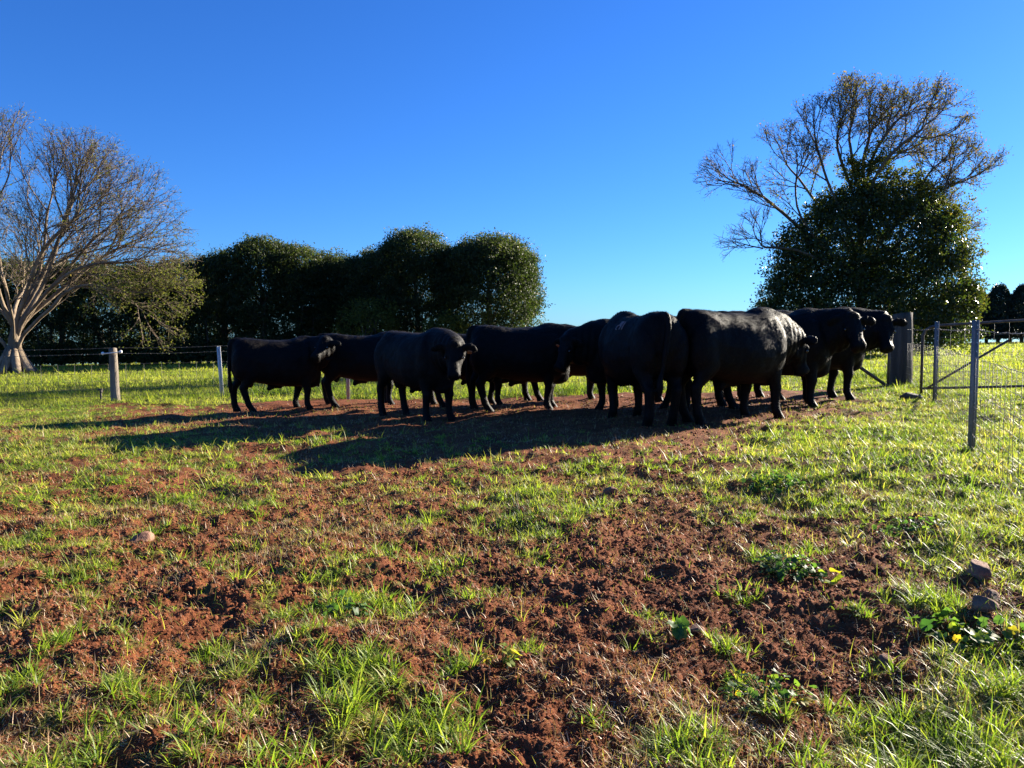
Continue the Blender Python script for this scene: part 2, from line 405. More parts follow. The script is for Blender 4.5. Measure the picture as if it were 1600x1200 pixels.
def grass_near():
    X, Y, LL, WW, AZ, LE, CU, TI = [], [], [], [], [], [], [], []
    # tufts: blades fanning out of one root
    for (r0, r1, n) in ((1.5, 3.2, 9000), (3.2, 6.2, 30000), (6.2, 11, 46000), (11, 19.5, 90000)):
        x, y = sample_fan(n, r0, r1)
        c = cover(x, y)
        keep = (rng.uniform(0, 1, n) < c ** 1.3) & (y < 15.6 + .25 * np.sin(x * 1.3))
        x, y, c = x[keep], y[keep], c[keep]
        m = 9 if r1 < 7 else (7 if r1 < 12 else 6)
        size = rng.gamma(4, .25, len(x)) * (.6 + .6 * c)
        hue = .42 + .30 * perlin(x * 1.1, y * 1.1, 21) + .16 * rng.normal(0, 1, len(x))
        for k in range(m):
            az = rng.uniform(0, 2 * math.pi, len(x))
            off = rng.uniform(0, .018, len(x)) * size
            X.append(x + off * np.cos(az)); Y.append(y + off * np.sin(az))
            LL.append(size * rng.uniform(.018, .058, len(x)) * (1.0 + (.2 if r1 > 7 else 0))); WW.append(rng.uniform(.0024, .0052, len(x)) * (1 if r1 < 4 else (1.25 if r1 < 7 else 1.9)))
            AZ.append(az); LE.append(rng.uniform(.1, 1.25, len(x))); CU.append(rng.uniform(.2, 2.2, len(x)))
            TI.append(np.clip(hue + rng.normal(0, .09, len(x)) + (rng.uniform(0, 1, len(x)) < .1) * .4, 0, 1))
    # thin single blades everywhere, short and often dry
    for (r0, r1, n, sc) in ((1.5, 3.2, 26000, 1), (3.2, 6.5, 70000, 1.1), (6.5, 14, 80000, 1.4)):
        x, y = sample_fan(n, r0, r1)
        w = (.10 + .9 * smooth(.0, .75, cover_map(x, y))) * (.35 + .65 * smooth(-.4, .5, perlin(x * 2.4, y * 2.4, 61)))
        k = rng.uniform(0, 1, n) < w; x, y = x[k], y[k]; m = len(x)
        X.append(x); Y.append(y); LL.append(rng.gamma(3, .011, m) * sc); WW.append(rng.uniform(.0016, .0034, m) * sc)
        AZ.append(rng.uniform(0, 6.283, m)); LE.append(rng.uniform(.1, 1.4, m)); CU.append(rng.uniform(-.3, 2.4, m)); TI.append(np.clip(rng.normal(.6, .22, m), 0, 1))
    # larger leafy clumps: where the photograph shows them plus loose ones
    clumps = [(600, 860, .11, 1.2), (690, 880, .10, 1.6), (585, 930, .12, 2.4), (530, 950, .11, 2.0), (640, 935, .10, 1.6), (740, 930, .09, 1.0), (820, 780, .12, 2.6), (900, 740, .11, 2.0), (930, 800, .11, 2.0),
              (560, 1100, .15, 2.6), (600, 1050, .13, 1.8), (530, 1050, .12, 1.6), (700, 1150, .13, 2.0), (660, 1130, .11, 1.2), (640, 1170, .11, 1.4), (200, 1090, .11, 2.0), (120, 1180, .13, 1.8), (340, 890, .08, 1.0), (1160, 935, .10, .8), (1010, 965, .08, .9),
              (1190, 870, .12, 1.2), (1140, 1010, .10, 1.0), (1150, 1060, .09, .9), (1090, 1190, .14, 2.0), (1040, 1180, .11, 1.4), (1450, 950, .15, 2.0), (1480, 960, .13, 1.8), (1430, 1120, .18, 2.4), (1500, 1150, .19, 3.0), (1570, 1090, .16, 3.0),
              (1560, 1190, .16, 2.4), (1400, 1190, .15, 1.8), (1380, 1040, .10, .4), (1210, 760, .11, 2.2), (1290, 780, .10, 2.0), (1270, 850, .10, 1.6), (1030, 740, .10, 1.4), (1130, 780, .10, 1.4), (400, 800, .10, 2.0), (280, 780, .10, 2.2),
              (120, 820, .10, 2.0), (250, 830, .10, 1.8), (140, 900, .10, 2.0), (440, 960, .09, 1.2), (30, 850, .10, 1.6), (830, 1020, .08, .8), (940, 1130, .08, .5), (1210, 1120, .1, .8), (1270, 1190, .11, 1.2), (1340, 960, .09, .6), (450, 1190, .12, 1.4),
              (300, 1170, .11, 1.2), (380, 1110, .10, 1.2), (90, 1010, .1, 1.4), (330, 1010, .09, 1.4), (30, 1080, .11, 1.4), (470, 1000, .1, .9), (720, 1040, .1, 1.2), (1330, 1110, .12, 1.0)]
    for (px, py, h, amt) in clumps:
        cx, cy, _ = ground_pt(px, py)
        for q in range(int(4 + 7 * amt)):
            ox, oy = cx + rng.normal(0, .045 * amt ** .5 * max(1, cy / 3.5)), cy + rng.normal(0, .05 * amt ** .5 * max(1, cy / 3.5))
            nb = 17; az = rng.uniform(0, 2 * math.pi, nb)
            X.append(ox + .012 * np.cos(az)); Y.append(oy + .012 * np.sin(az))
            LL.append(h * rng.uniform(.3, .92, nb)); WW.append(rng.uniform(.0032, .0072, nb) * max(1, cy / 4))
            AZ.append(az); LE.append(rng.uniform(.05, 1.0, nb)); CU.append(rng.uniform(.2, 2.0, nb))
            TI.append(np.clip(.36 + rng.normal(0, .14, nb), 0, 1))
    x, y = sample_fan(1700, 1.5, 9.0)
    k = rng.uniform(0, 1, len(x)) < .07 + .45 * cover(x, y); x, y = x[k], y[k]
    sz = rng.uniform(.04, .095, len(x))
    for q in range(11):
        az = rng.uniform(0, 2 * math.pi, len(x))
        X.append(x + .012 * np.cos(az)); Y.append(y + .012 * np.sin(az)); LL.append(sz * rng.uniform(.4, 1.1, len(x)))
        WW.append(rng.uniform(.003, .005, len(x)) * np.maximum(1, y / 5)); AZ.append(az); LE.append(rng.uniform(.02, .8, len(x))); CU.append(rng.uniform(.2, 1.5, len(x)))
        TI.append(np.clip(.42 + rng.normal(0, .15, len(x)), 0, 1))
    c = lambda a: np.concatenate(a)
    x, y = c(X), c(Y)
    me = blades('grass', roots(x, y), c(LL), c(WW), c(AZ), c(LE), c(CU), c(TI), M_GRASS, 3)
    tag(link('grass', me), 'short green grass tufts growing out of the red soil', 'grass', kind='stuff')
    return len(x)
nb1 = grass_near()

def straw():
    xs, ys = [], []
    for (r0, r1, n) in ((1.5, 3.2, 80000), (3.2, 6.5, 150000), (6.5, 14.5, 110000)):
        x, y = sample_fan(n, r0, r1)
        w = (.16 + .84 * smooth(-.2, .6, perlin(x * 1.2, y * 1.2, 31) + .5 * perlin(x * 5, y * 5, 32))) * (.5 + .5 * smooth(.05, .45, cover_map(x, y)))
        k = rng.uniform(0, 1, n) < w
        xs.append(x[k]); ys.append(y[k])
    x = np.concatenate(xs); y = np.concatenate(ys); n = len(x)
    P = roots(x, y, -.002)
    sc = np.where(y > 6.5, 1.5, 1.0)
    me = blades('dry_straw', P, rng.gamma(3, .0095, n) * sc, rng.uniform(.0014, .0036, n) * sc, rng.uniform(0, 2 * math.pi, n), rng.uniform(.3, 1.5, n), rng.uniform(-.8, 2.2, n), np.clip(rng.beta(2, 2.2, n), 0, 1), M_STRAW, 3)
    tag(link('dry_straw', me), 'dry straw and dead grass stems littering the soil', 'straw', kind='stuff')
straw()

def field_grass():
    X, Y, LL, WW, TI = [], [], [], [], []
    for (r0, r1, n, l, w) in ((14.6, 24, 150000, .085, .012), (24, 42, 130000, .12, .024), (42, 105, 130000, .17, .05)):
        x, y = sample_fan(n, r0, r1, 39)
        line = 15.2 + 0.25 * np.sin(x * 1.3)
        right = x > 1.4 + .455 * (y - 1)
        k = ((y > line) | right) & (y < 92 + .4 * np.clip(x, -60, 40))
        x, y = x[k], y[k]
        X.append(x); Y.append(y); LL.append(l * rng.gamma(3, .33, len(x)) * (.75 + .5 * smooth(-.5, .6, perlin(x * .5, y * .5, 51)))); WW.append(w * rng.uniform(.6, 1.3, len(x)))
        TI.append(np.clip(.42 + .24 * perlin(x * .35, y * .35, 52) + rng.normal(0, .16, len(x)), 0, 1))
    # taller weedy clumps along the fence
    for (px, py, n, h) in ((40, 622, 500, .20), (250, 622, 500, .16), (355, 622, 260, .20), (430, 616, 900, .32), (575, 620, 700, .30), (500, 612, 500, .30), (790, 618, 500, .28), (920, 612, 1000, .34), (1010, 610, 400, .3), (1360, 590, 900, .35), (1330, 600, 500, .25), (660, 610, 500, .26)):
        gx, gy, _ = ground_pt(px, py)
        x = rng.normal(gx, .55, n); y = rng.normal(gy, .35, n)
        X.append(x); Y.append(y); LL.append(h * rng.uniform(.5, 1.15, n)); WW.append(rng.uniform(.008, .020, n)); TI.append(np.clip(rng.normal(.12, .1, n), 0, 1))
    c = lambda a: np.concatenate(a); x, y = c(X), c(Y); n = len(x)
    me = blades('field_grass', roots(x, y), c(LL), c(WW), rng.uniform(0, 2 * math.pi, n), rng.uniform(.1, 1.1, n), rng.uniform(.1, 1.8, n), c(TI), M_FIELD, 2)
    tag(link('field_grass', me), 'longer sunlit pasture grass growing beyond the fence', 'grass', kind='stuff')
field_grass()

ICO = None
def ico(sub):
    import bmesh
    bm = bmesh.new(); bmesh.ops.create_icosphere(bm, subdivisions=sub, radius=1)
    V = np.array([v.co[:] for v in bm.verts]); F = np.array([[v.index for v in f.verts] for f in bm.faces]); bm.free()
    return V, F

def clods():
    V0, F0 = ico(1)
    xs, ys, rs = [], [], []
    for (r0, r1, n, a, b) in ((1.5, 3.5, 70000, .0013, .0072), (3.5, 7, 60000, .003, .013), (7, 14.5, 22000, .006, .020)):
        x, y = sample_fan(n, r0, r1)
        k = rng.uniform(0, 1, n) > cover(x, y) * .8
        x, y = x[k], y[k]; xs.append(x); ys.append(y); rs.append(a + (b - a) * rng.uniform(0, 1, len(x)) ** 3)
    x = np.concatenate(xs); y = np.concatenate(ys); r = np.concatenate(rs); n = len(x)
    sc = rng.uniform(.6, 1.3, (n, 1, 3)) * r[:, None, None]
    jit = 1 + rng.uniform(-.42, .35, (n, len(V0), 1))
    V = V0[None] * jit * sc
    a = rng.uniform(0, 6.28, n); ca, sa = np.cos(a)[:, None], np.sin(a)[:, None]
    V = np.stack([V[..., 0] * ca - V[..., 1] * sa, V[..., 0] * sa + V[..., 1] * ca, V[..., 2] * .75], -1)
    V += np.stack([x, y, zt(x, y) + r * .25], 1)[:, None, :]
    F = F0[None] + (np.arange(n) * len(V0))[:, None, None]
    me = np_mesh('soil_clods', V.reshape(-1, 3), [F.reshape(-1, 3)], M_CLOD, False)
    tag(link('soil_clods', me), 'crumbly clods of red soil scattered on the bare ground', 'soil', kind='stuff')
clods()

# ------------------------------------------------------------------ lofts, tubes
def loft_rings(rings):
    """rings: (m, k, 3) -> verts, quad faces, with closing fans"""
    rings = np.asarray(rings, float); m, k, _ = rings.shape
    V = rings.reshape(-1, 3)
    i = np.arange(m - 1)[:, None] * k; j = np.arange(k)[None]; j2 = (j + 1) % k
    F = np.stack([i + j, i + j2, i + k + j2, i + k + j], -1).reshape(-1, 4)
    c0, c1 = len(V), len(V) + 1
    V = np.vstack([V, rings[0].mean(0), rings[-1].mean(0)])
    jj = np.arange(k)
    T = np.vstack([np.stack([np.full(k, c0), (jj + 1) % k, jj], 1), np.stack([np.full(k, c1), (m - 1) * k + jj, (m - 1) * k + (jj + 1) % k], 1)])
    return V, F, T

class Mesher:
    def __init__(s): s.V = []; s.Q = []; s.T = []; s.n = 0
    def add(s, V, Q=(), T=()):
        s.V.append(np.asarray(V, float))
        if len(Q): s.Q.append(np.asarray(Q) + s.n)
        if len(T): s.T.append(np.asarray(T) + s.n)
        s.n += len(V)
    def loft(s, rings): s.add(*loft_rings(rings))
    def tube(s, pts, rad, k=8, side=None):
        pts = np.asarray(pts, float); m = len(pts)
        rad = np.broadcast_to(np.asarray(rad, float), (m,))
        t = np.gradient(pts, axis=0) if m > 2 else np.repeat((pts[1] - pts[0])[None], m, 0)
        t /= np.linalg.norm(t, axis=1)[:, None] + 1e-12
        ref = np.array([0, 0, 1.0]) if abs(t[0][2]) < .8 else np.array([1.0, 0, 0])
        rings = []
        u = np.cross(t[0], ref); u /= np.linalg.norm(u)
        for i in range(m):
            u = u - t[i] * np.dot(u, t[i]); u /= np.linalg.norm(u) + 1e-12
            v = np.cross(t[i], u)
            a = np.linspace(0, 2 * math.pi, k, endpoint=False)
            rings.append(pts[i] + rad[i] * (np.cos(a)[:, None] * u + np.sin(a)[:, None] * v))
        s.loft(np.array(rings)[:, ::-1])
    def box(s, c, h, rz=0.0):
        x, y, z = h
        P = np.array([[a * x, b * y, d * z] for d in (-1, 1) for a, b in ((-1, -1), (1, -1), (1, 1), (-1, 1))], float)
        ca, sa = math.cos(rz), math.sin(rz)
        P = np.stack([P[:, 0] * ca - P[:, 1] * sa, P[:, 0] * sa + P[:, 1] * ca, P[:, 2]], 1) + np.array(c)
        s.add(P, [[3, 2, 1, 0], [4, 5, 6, 7], [0, 1, 5, 4], [1, 2, 6, 5], [2, 3, 7, 6], [3, 0, 4, 7]])
    def mesh(s, name, mat, sm=True):
        fs = []
        if s.Q: fs.append(np.concatenate(s.Q))
        if s.T: fs.append(np.concatenate(s.T))
        return np_mesh(name, np.concatenate(s.V), fs, mat, sm)

# ------------------------------------------------------------------ bulls
def dirv(yaw, pitch):
    y, p = R(yaw), R(pitch)
    return np.array([math.cos(p) * math.cos(y), math.cos(p) * math.sin(y), math.sin(p)])

def unit(v): return v / (np.linalg.norm(v) + 1e-12)

def interp_keys(keys, n):
    keys = np.asarray(keys, float); m = len(keys)
    t = np.linspace(0, m - 1, n); i = np.minimum(t.astype(int), m - 2); f = (t - i)[:, None]
    p0 = keys[np.maximum(i - 1, 0)]; p1 = keys[i]; p2 = keys[i + 1]; p3 = keys[np.minimum(i + 2, m - 1)]
    return .5 * ((2 * p1) + (-p0 + p2) * f + (2 * p0 - 5 * p1 + 4 * p2 - p3) * f ** 2 + (-p0 + 3 * p1 - 3 * p2 + p3) * f ** 3)

def bull(loc, heading, H, neck=(0, 15), head=(0, -35), legs=(0, 0, 0, 0), tail=0.0, label='', tagside=0, brand=False, bulk=1.0):
    """legs: fore-aft swing in metres at the hoof of front-right(-y), front-left, hind-right, hind-left"""
    s = H / 1.45
    root = empty('bull', loc, R(heading)); root.scale = (s, s, s)
    tag(root, label, 'bull', 'black bulls standing in a loose row')
    M = Mesher()
    a = np.linspace(0, 2 * math.pi, 28, endpoint=False)
    ca, sa = np.cos(a), np.sin(a)
    # x, top, bottom, half width, squareness
    tr = [(-1.00, 1.22, 1.00, .08), (-.97, 1.33, .88, .19), (-.88, 1.405, .72, .285), (-.74, 1.435, .62, .34), (-.55, 1.43, .585, .35), (-.34, 1.405, .545, .365), (-.1, 1.395, .51, .395),
          (.14, 1.395, .485, .415), (.36, 1.41, .475, .405), (.55, 1.445, .48, .375), (.72, 1.445, .49, .335), (.86, 1.40, .55, .275), (.97, 1.31, .65, .19), (1.02, 1.2, .80, .08)]
    XS = .83
    tr = interp_keys([(a_[0] * XS, *a_[1:]) for a_ in tr], 44); rings = []
    for x, top, bot, hw in tr:
        c = (top + bot) / 2; hh = (top - bot) / 2
        wz = np.where(sa > 0, 1 - .10 * sa, 1.0)
        sy = np.sign(ca) * np.abs(ca) ** .82; sz = np.sign(sa) * np.abs(sa) ** .88
        rings.append(np.stack([np.full(28, x), sy * hw * bulk * wz, c + sz * hh], 1))
    M.loft(np.array(rings))
    # neck and head
    nd = dirv(*neck); hd = dirv(*head)
    p0 = np.array([.44, 0, 1.06]); p1 = np.array([.66, 0, 1.10]) + nd * .05; p3 = np.array([.70, 0, 1.17]) + unit(nd + np.array([.18, 0, 0])) * .40; p2 = (p1 + p3) / 2 + np.array([.02, 0, .0])
    path = interp_keys([p0, p1, p2, p3, p3 + hd * .05], 14)
    rad = interp_keys([(.40, .31, 0), (.37, .28, 0), (.31, .235, 0), (.235, .185, 0), (.17, .14, 0)], 14)
    rings = []
    tg = np.gradient(path, axis=0)
    for i in range(14):
        t = unit(tg[i]); sd = np.cross(np.array([0, 0, 1.0]), t)
        sd = unit(sd if np.linalg.norm(sd) > .1 else np.array([0, 1.0, 0])); up = np.cross(t, sd)
        rings.append(path[i] + ca[:, None] * sd * rad[i][1] + sa[:, None] * up * rad[i][0])
    M.loft(np.array(rings))
    hs_ = unit(np.cross(np.array([0, 0, 1.0]), hd)); hu = np.cross(hd, hs_)
    o = p3 + hu * .05 + hd * .02
    # along, forehead line, jaw line, half width
    hk = [(-.11, .05, -.06, .05), (-.08, .11, -.12, .115), (.0, .15, -.17, .135), (.08, .135, -.19, .138), (.16, .115, -.185, .125), (.24, .095, -.155, .102), (.31, .082, -.14, .09), (.37, .075, -.14, .092), (.415, .07, -.145, .10), (.45, .05, -.13, .094), (.47, .01, -.09, .065), (.475, -.03, -.05, .02)]
    rings = []
    for t, u1, u0, w in interp_keys(hk, 30):
        c, h = (u1 + u0) / 2, (u1 - u0) / 2
        wz = np.where(sa < 0, 1 + .22 * sa, 1.0)
        rings.append(o + hd * t + hu * c + (ca * wz)[:, None] * hs_ * max(w, .01) + (np.sign(sa) * np.abs(sa) ** .8)[:, None] * hu * max(h, .01))
    M.loft(np.array(rings))
    V0, F0 = ico(3)
    def blob(c, r, fr=None):
        P = V0 * np.array(r)
        if fr is not None: P = P[:, :1] * fr[0] + P[:, 1:2] * fr[1] + P[:, 2:3] * fr[2]
        M.add(P + np.array(c), T=F0)
    blob(o + hu * .125 + hd * -.03, (.07, .095, .06), (hd, hs_, hu))
    for sg in (-1, 1):
        blob(o + hd * .12 + hs_ * .105 * sg + hu * .06, (.055, .032, .030), (hd, hs_, hu))
        blob(o + hd * .425 + hs_ * .055 * sg + hu * .01, (.05, .042, .045), (hd, hs_, hu))
        blob(o + hd * .10 + hs_ * .085 * sg - hu * .09, (.11, .05, .09), (hd, hs_, hu))
        er = unit(hs_ * sg + np.array([0, 0, -.22]))
        eb = unit(hu * .8 - hd * .6 - er * (er @ (hu * .8 - hd * .6)))
        blob(o + hs_ * .13 * sg + er * .105 + hu * .055 - hd * .03, (.13, .07, .022), (er, eb, np.cross(er, eb)))
        blob(o + hs_ * .13 * sg + hu * .06 - hd * .025, (.06, .04, .035), (er, hu, hd))
    # crest, brisket, dewlap, shoulders, thighs
    blob((.54, 0, 1.31), (.32, .17, .17))
    blob((.70, 0, .70), (.15, .16, .24)); blob((.62, 0, .56), (.22, .14, .12))
    mid = p2 * .55 + p3 * .45
    blob(mid - nd * .07 + np.array([0, 0, -.20]), (.18, .08, .17), (unit(np.array([nd[0], nd[1], 0]) + 1e-6), unit(np.cross([0, 0, 1.0], nd)), np.array([0, 0, 1.0])))
    for sg in (-1, 1):
        blob((.50, .235 * sg, .98), (.21, .15, .34))
        blob((-.62, .20 * sg, .96), (.22, .165, .36))
    # underline
    M.tube(interp_keys([(.08, 0, .54), (-.04, 0, .52), (-.13, 0, .47), (-.17, 0, .41)], 10), np.linspace(.10, .032, 10), 12)
    blob((-.50, .04, .62), (.07, .055, .14)); blob((-.50, -.04, .605), (.07, .055, .14))
    # legs
    def leg(keys, swing, y, xo):
        K = interp_keys(keys, 26); rg = []
        for x, yy, z, rx, ry in K:
            f = max(0, (1.0 - z)) ** 1.0
            rg.append(np.stack([xo + x + swing * f + ca * rx, yy * y + sa * ry, np.full(28, z)], 1))
        M.loft(np.array(rg)[:, ::-1])
    fk = [(.60, .20, 1.05, .19, .10), (.62, .215, .84, .17, .125), (.60, .215, .66, .128, .098), (.612, .205, .50, .088, .075), (.63, .20, .42, .080, .073), (.615, .20, .34, .064, .060), (.60, .20, .20, .055, .052), (.605, .20, .12, .064, .060), (.635, .20, .07, .068, .064), (.655, .20, .0, .084, .072)]
    hk2 = [(-.72, .18, 1.08, .22, .13), (-.73, .205, .86, .225, .14), (-.70, .21, .70, .175, .115), (-.765, .20, .57, .115, .082), (-.845, .195, .49, .088, .066), (-.85, .19, .40, .073, .060), (-.825, .19, .24, .060, .054), (-.80, .19, .13, .066, .062), (-.765, .19, .07, .070, .064), (-.74, .19, .0, .086, .072)]
    leg(fk, legs[0], -1, -.12); leg(fk, legs[1], 1, -.12); leg(hk2, legs[2], -1, .13); leg(hk2, legs[3], 1, .13)
    # tail
    tl = interp_keys([(-.66, 0, 1.38), (-.80, 0, 1.385), (-.865, 0, 1.27), (-.875, tail * .3, 1.0), (-.875, tail * .7, .75), (-.87, tail, .62), (-.865, tail, .50), (-.86, tail, .38)], 26)
    M.tube(tl, np.interp(np.linspace(0, 1, 26), [0, .1, .25, .6, .7, .82, 1], [.06, .052, .036, .028, .036, .048, .02]), 12)
    me0 = M.mesh('raw', M_HIDE)
    tmp = bpy.data.objects.new('tmp', me0); col.objects.link(tmp)
    md = tmp.modifiers.new('r', 'REMESH'); md.mode = 'VOXEL'; md.voxel_size = .0165
    m2 = tmp.modifiers.new('s', 'SMOOTH'); m2.factor = .5; m2.iterations = 4
    dg = bpy.context.evaluated_depsgraph_get()
    ev = tmp.evaluated_get(dg)
    me = bpy.data.meshes.new_from_object(ev, depsgraph=dg)
    bpy.data.objects.remove(tmp); bpy.data.meshes.remove(me0)
    n = len(me.vertices); co = np.empty(n * 3, np.float32); me.vertices.foreach_get('co', co); co = co.reshape(-1, 3)
    no = np.empty(n * 3, np.float32); me.vertices.foreach_get('normal', no); no = no.reshape(-1, 3)
    dz = .012 * perlin(co[:, 0] * 4 + heading, co[:, 2] * 4 + co[:, 1] * 3, 77) + .005 * perlin(co[:, 0] * 11, co[:, 2] * 9 + co[:, 1] * 7, 78)
    # skin folds on the neck
    dz += .006 * np.sin(co[:, 0] * 60 + 3 * co[:, 2]) * smooth(.66, .8, co[:, 0]) * smooth(.6, .8, co[:, 2]) * (1 - smooth(1.25, 1.4, co[:, 2]))
    lo = smooth(.55, .75, co[:, 2])
    co = co + no * (dz * (.15 + .85 * lo))[:, None]
    me.vertices.foreach_set('co', co.astype(np.float32).ravel())
    me.polygons.foreach_set('use_smooth', np.ones(len(me.polygons), bool))
    me.name = 'body'; me.update()
    b = link('body', me, root)
    # short coat hair lying back and down over the hide
    nf = len(me.polygons); cc = np.empty(nf * 3, np.float32); me.polygons.foreach_get('center', cc); cc = cc.reshape(-1, 3)
    fn = np.empty(nf * 3, np.float32); me.polygons.foreach_get('normal', fn); fn = fn.reshape(-1, 3)
    nh = 60000; r_ = np.random.default_rng(int(abs(heading) * 10 + loc[0] * 100) % 99999)
    pk = r_.integers(0, nf, nh); pk = pk[cc[pk][:, 2] > .10]; nh = len(pk)
    cp = cc[pk] + r_.uniform(-.009, .009, (nh, 3)); nn = fn[pk]
    fl = np.array([-.8, 0, -.75]) + r_.normal(0, .22, (nh, 3)) + .35 * np.stack([perlin(cp[:, 0] * 5, cp[:, 2] * 5, 91), 0 * cp[:, 0], perlin(cp[:, 0] * 5, cp[:, 2] * 5 + cp[:, 1] * 3, 92)], 1)
    fl = fl - nn * (fl * nn).sum(1)[:, None]; fl /= np.linalg.norm(fl, axis=1)[:, None] + 1e-9
    sdv = np.cross(fl, nn); L_ = (r_.uniform(.014, .030, nh) * np.where(cp[:, 2] < .5, .6, 1))[:, None]; w_ = r_.uniform(.0012, .0024, (nh, 1))
    A_ = cp - nn * .003 - sdv * w_; B_ = cp - nn * .003 + sdv * w_; C_ = cp + fl * L_ + nn * L_ * r_.uniform(.12, .45, (nh, 1))
    link('coat_hair', np_mesh('coat_hair', np.stack([A_, B_, C_], 1).reshape(-1, 3), [np.arange(nh * 3).reshape(-1, 3)], M_HAIR), root)
    for sg in (-1, 1):
        E = Mesher(); E.add(V0 * .024 + (o + hd * .15 + hs_ * .128 * sg + hu * .035), T=F0)
        link('eye', E.mesh('eye', M_EYE), root)
    if tagside:
        E = Mesher(); c = o + hs_ * .235 * tagside + hu * .03 + np.array([0, 0, -.055])
        w = unit(hs_ * tagside); u = hu; f = hd
        P = np.array([c + w * x * .035 + u * y * .04 + f * z * .004 for z in (-1, 1) for x, y in ((-1, -1), (1, -1), (1, 1), (-.4, 1.5), (-1, 1))])
        E.add(P, [[4, 3, 2, 1]], [[4, 1, 0]]); E.add(P, [[6, 7, 8, 9]], [[5, 6, 9]])
        E.add(P, [[i, (i + 1) % 5, 5 + (i + 1) % 5, 5 + i] for i in range(5)])
        link('ear_tag', E.mesh('ear_tag', M_TAG, False), root)
    if brand:
        # fire brand on the hip: two slanted characters drawn with scar strokes lying on the hide
        from mathutils.bvhtree import BVHTree
        bv = BVHTree.FromPolygons([Vector(c) for c in co], [tuple(p.vertices) for p in me.polygons])
        strokes = [[(0, 0), (.10, 1)], [(.30, 0), (.34, .5), (.46, 1)], [(.32, .5), (.5, .55)], [(.42, 1), (.62, .95), (.58, .55), (.36, .5)], [(.92, 1), (.74, .95), (.72, .55), (.9, .5), (.86, .08), (.64, 0)]]
        E = Mesher()
        for st in strokes:
            pts = interp_keys([(p[0], p[1], 0) for p in st], 8) if len(st) > 2 else np.linspace((*st[0], 0), (*st[1], 0), 5)
            Q = []
            for u, v, _ in pts:
                x = brand[0] + brand[2] * u * .24; z = brand[1] + v * .10
                hit = bv.ray_cast(Vector((x, brand[3] * 1.0, z)), Vector((0, -brand[3], 0)))
                if hit[0] is not None: Q.append(np.array(hit[0]) + np.array(hit[1]) * .002)
            if len(Q) > 2: E.tube(Q, .007, 6)
        if E.n: link('brand', E.mesh('brand', M_BRAND), root)
    return root

def place_bull(cpx, d, heading, H, label, **k):
    x = (cpx - 800) / 1202 * d
    z = float(base_z(x, d)) - .015
    return bull((x, d, z), heading, H, label=label, **k)

place_bull(432, 13.3, 24, 1.28, 'leftmost black bull, body side on with its sunlit head turned back over its flank', neck=(-66, 14), head=(-132, -30), legs=(.08, -.12, .16, -.12), tail=-.02)
place_bull(566, 14.0, 8, 1.33, 'black bull side on behind the leftmost bull, steel stake seen under its belly', neck=(0, 5), head=(0, -50), legs=(.05, -.05, .1, -.05), tail=.05)
place_bull(652, 11.6, -46, 1.34, 'black bull facing the camera with one cheek in sunlight and an ear tag', neck=(-20, -6), head=(-40, -62), legs=(.0, .1, -.1, .06), tail=.04, tagside=1)
place_bull(735, 13.5, 3, 1.31, 'black bull mostly hidden behind the one that faces the camera', neck=(0, 10), head=(0, -40), legs=(.05, -.1, .1, -.1))
place_bull(812, 12.5, 4, 1.40, 'black bull standing side on in the middle of the row, rump to the left', neck=(-20, 0), head=(-50, -60), legs=(-.05, .08, .10, -.14), tail=.06)
place_bull(884, 14.2, 8, 1.38, 'black bull of which only the back shows over the middle bull', neck=(10, -10), head=(0, -60), legs=(-.05, .05, .1, -.1))
place_bull(996, 12.0, 191, 1.41, 'black bull facing left with its head low beside the middle bull', neck=(2, -16), head=(24, -60), legs=(.05, -.05, .1, -.1), tagside=-1)
place_bull(1000, 10.4, 103, 1.50, 'branded black bull turned away, rounded rump beside the largest bull', neck=(-40, -22), head=(-50, -60), legs=(.05, -.05, .06, -.08), tail=.10, brand=(-.15, 1.22, 1, 1))
place_bull(1100, 13.4, 8, 1.50, 'black bull hidden behind the largest bull, legs visible below its belly', neck=(10, 0), head=(0, -50), legs=(.1, -.1, .1, -.1))
place_bull(1141, 10.35, 28, 1.52, 'largest black bull, nearest of the row with a patch of sun on its flank', neck=(-4, -26), head=(0, -66), legs=(.16, -.04, -.02, .10), tail=.10, bulk=1.0)
place_bull(1205, 12.1, -5, 1.54, 'black bull right of the largest bull with its head turned to the camera', neck=(-42, 10), head=(-84, -50), legs=(.04, .12, .05, -.05))
place_bull(1265, 13.4, 0, 1.58, 'rightmost black bull with both ears spread and an orange ear tag', neck=(-30, 2), head=(-98, -58), legs=(.05, -.06, .1, -.1), tagside=-1)

# ------------------------------------------------------------------ fences
def post_round(name, base, h, r, mat, label, group, top_r=None, lean=(0, 0)):
    root = empty(name, base)
    tag(root, label, 'fence post', group)
    m = Mesher(); n = 14; pts = []; k = 18
    rings = []
    for i in range(n):
        f = i / (n - 1); z = -.15 + f * (h + .15); rr = r * (1.12 - .2 * f)
        a = np.linspace(0, 2 * math.pi, k, endpoint=False)
        rr = rr * (1 + .07 * perlin(np.cos(a) * 2 + r * 31, np.sin(a) * 2 + z * .6, 5) + .05 * perlin(a * 4, np.full(k, z * 3.1), 6))
        rings.append(np.stack([lean[0] * f + rr * np.cos(a), lean[1] * f + rr * np.sin(a), z + (0 if i < n - 1 else .02 * np.cos(a + 1)) + 0 * a], 1))
    m.loft(np.array(rings)[:, :])
    link('shaft', m.mesh('shaft', mat), root)
    return root

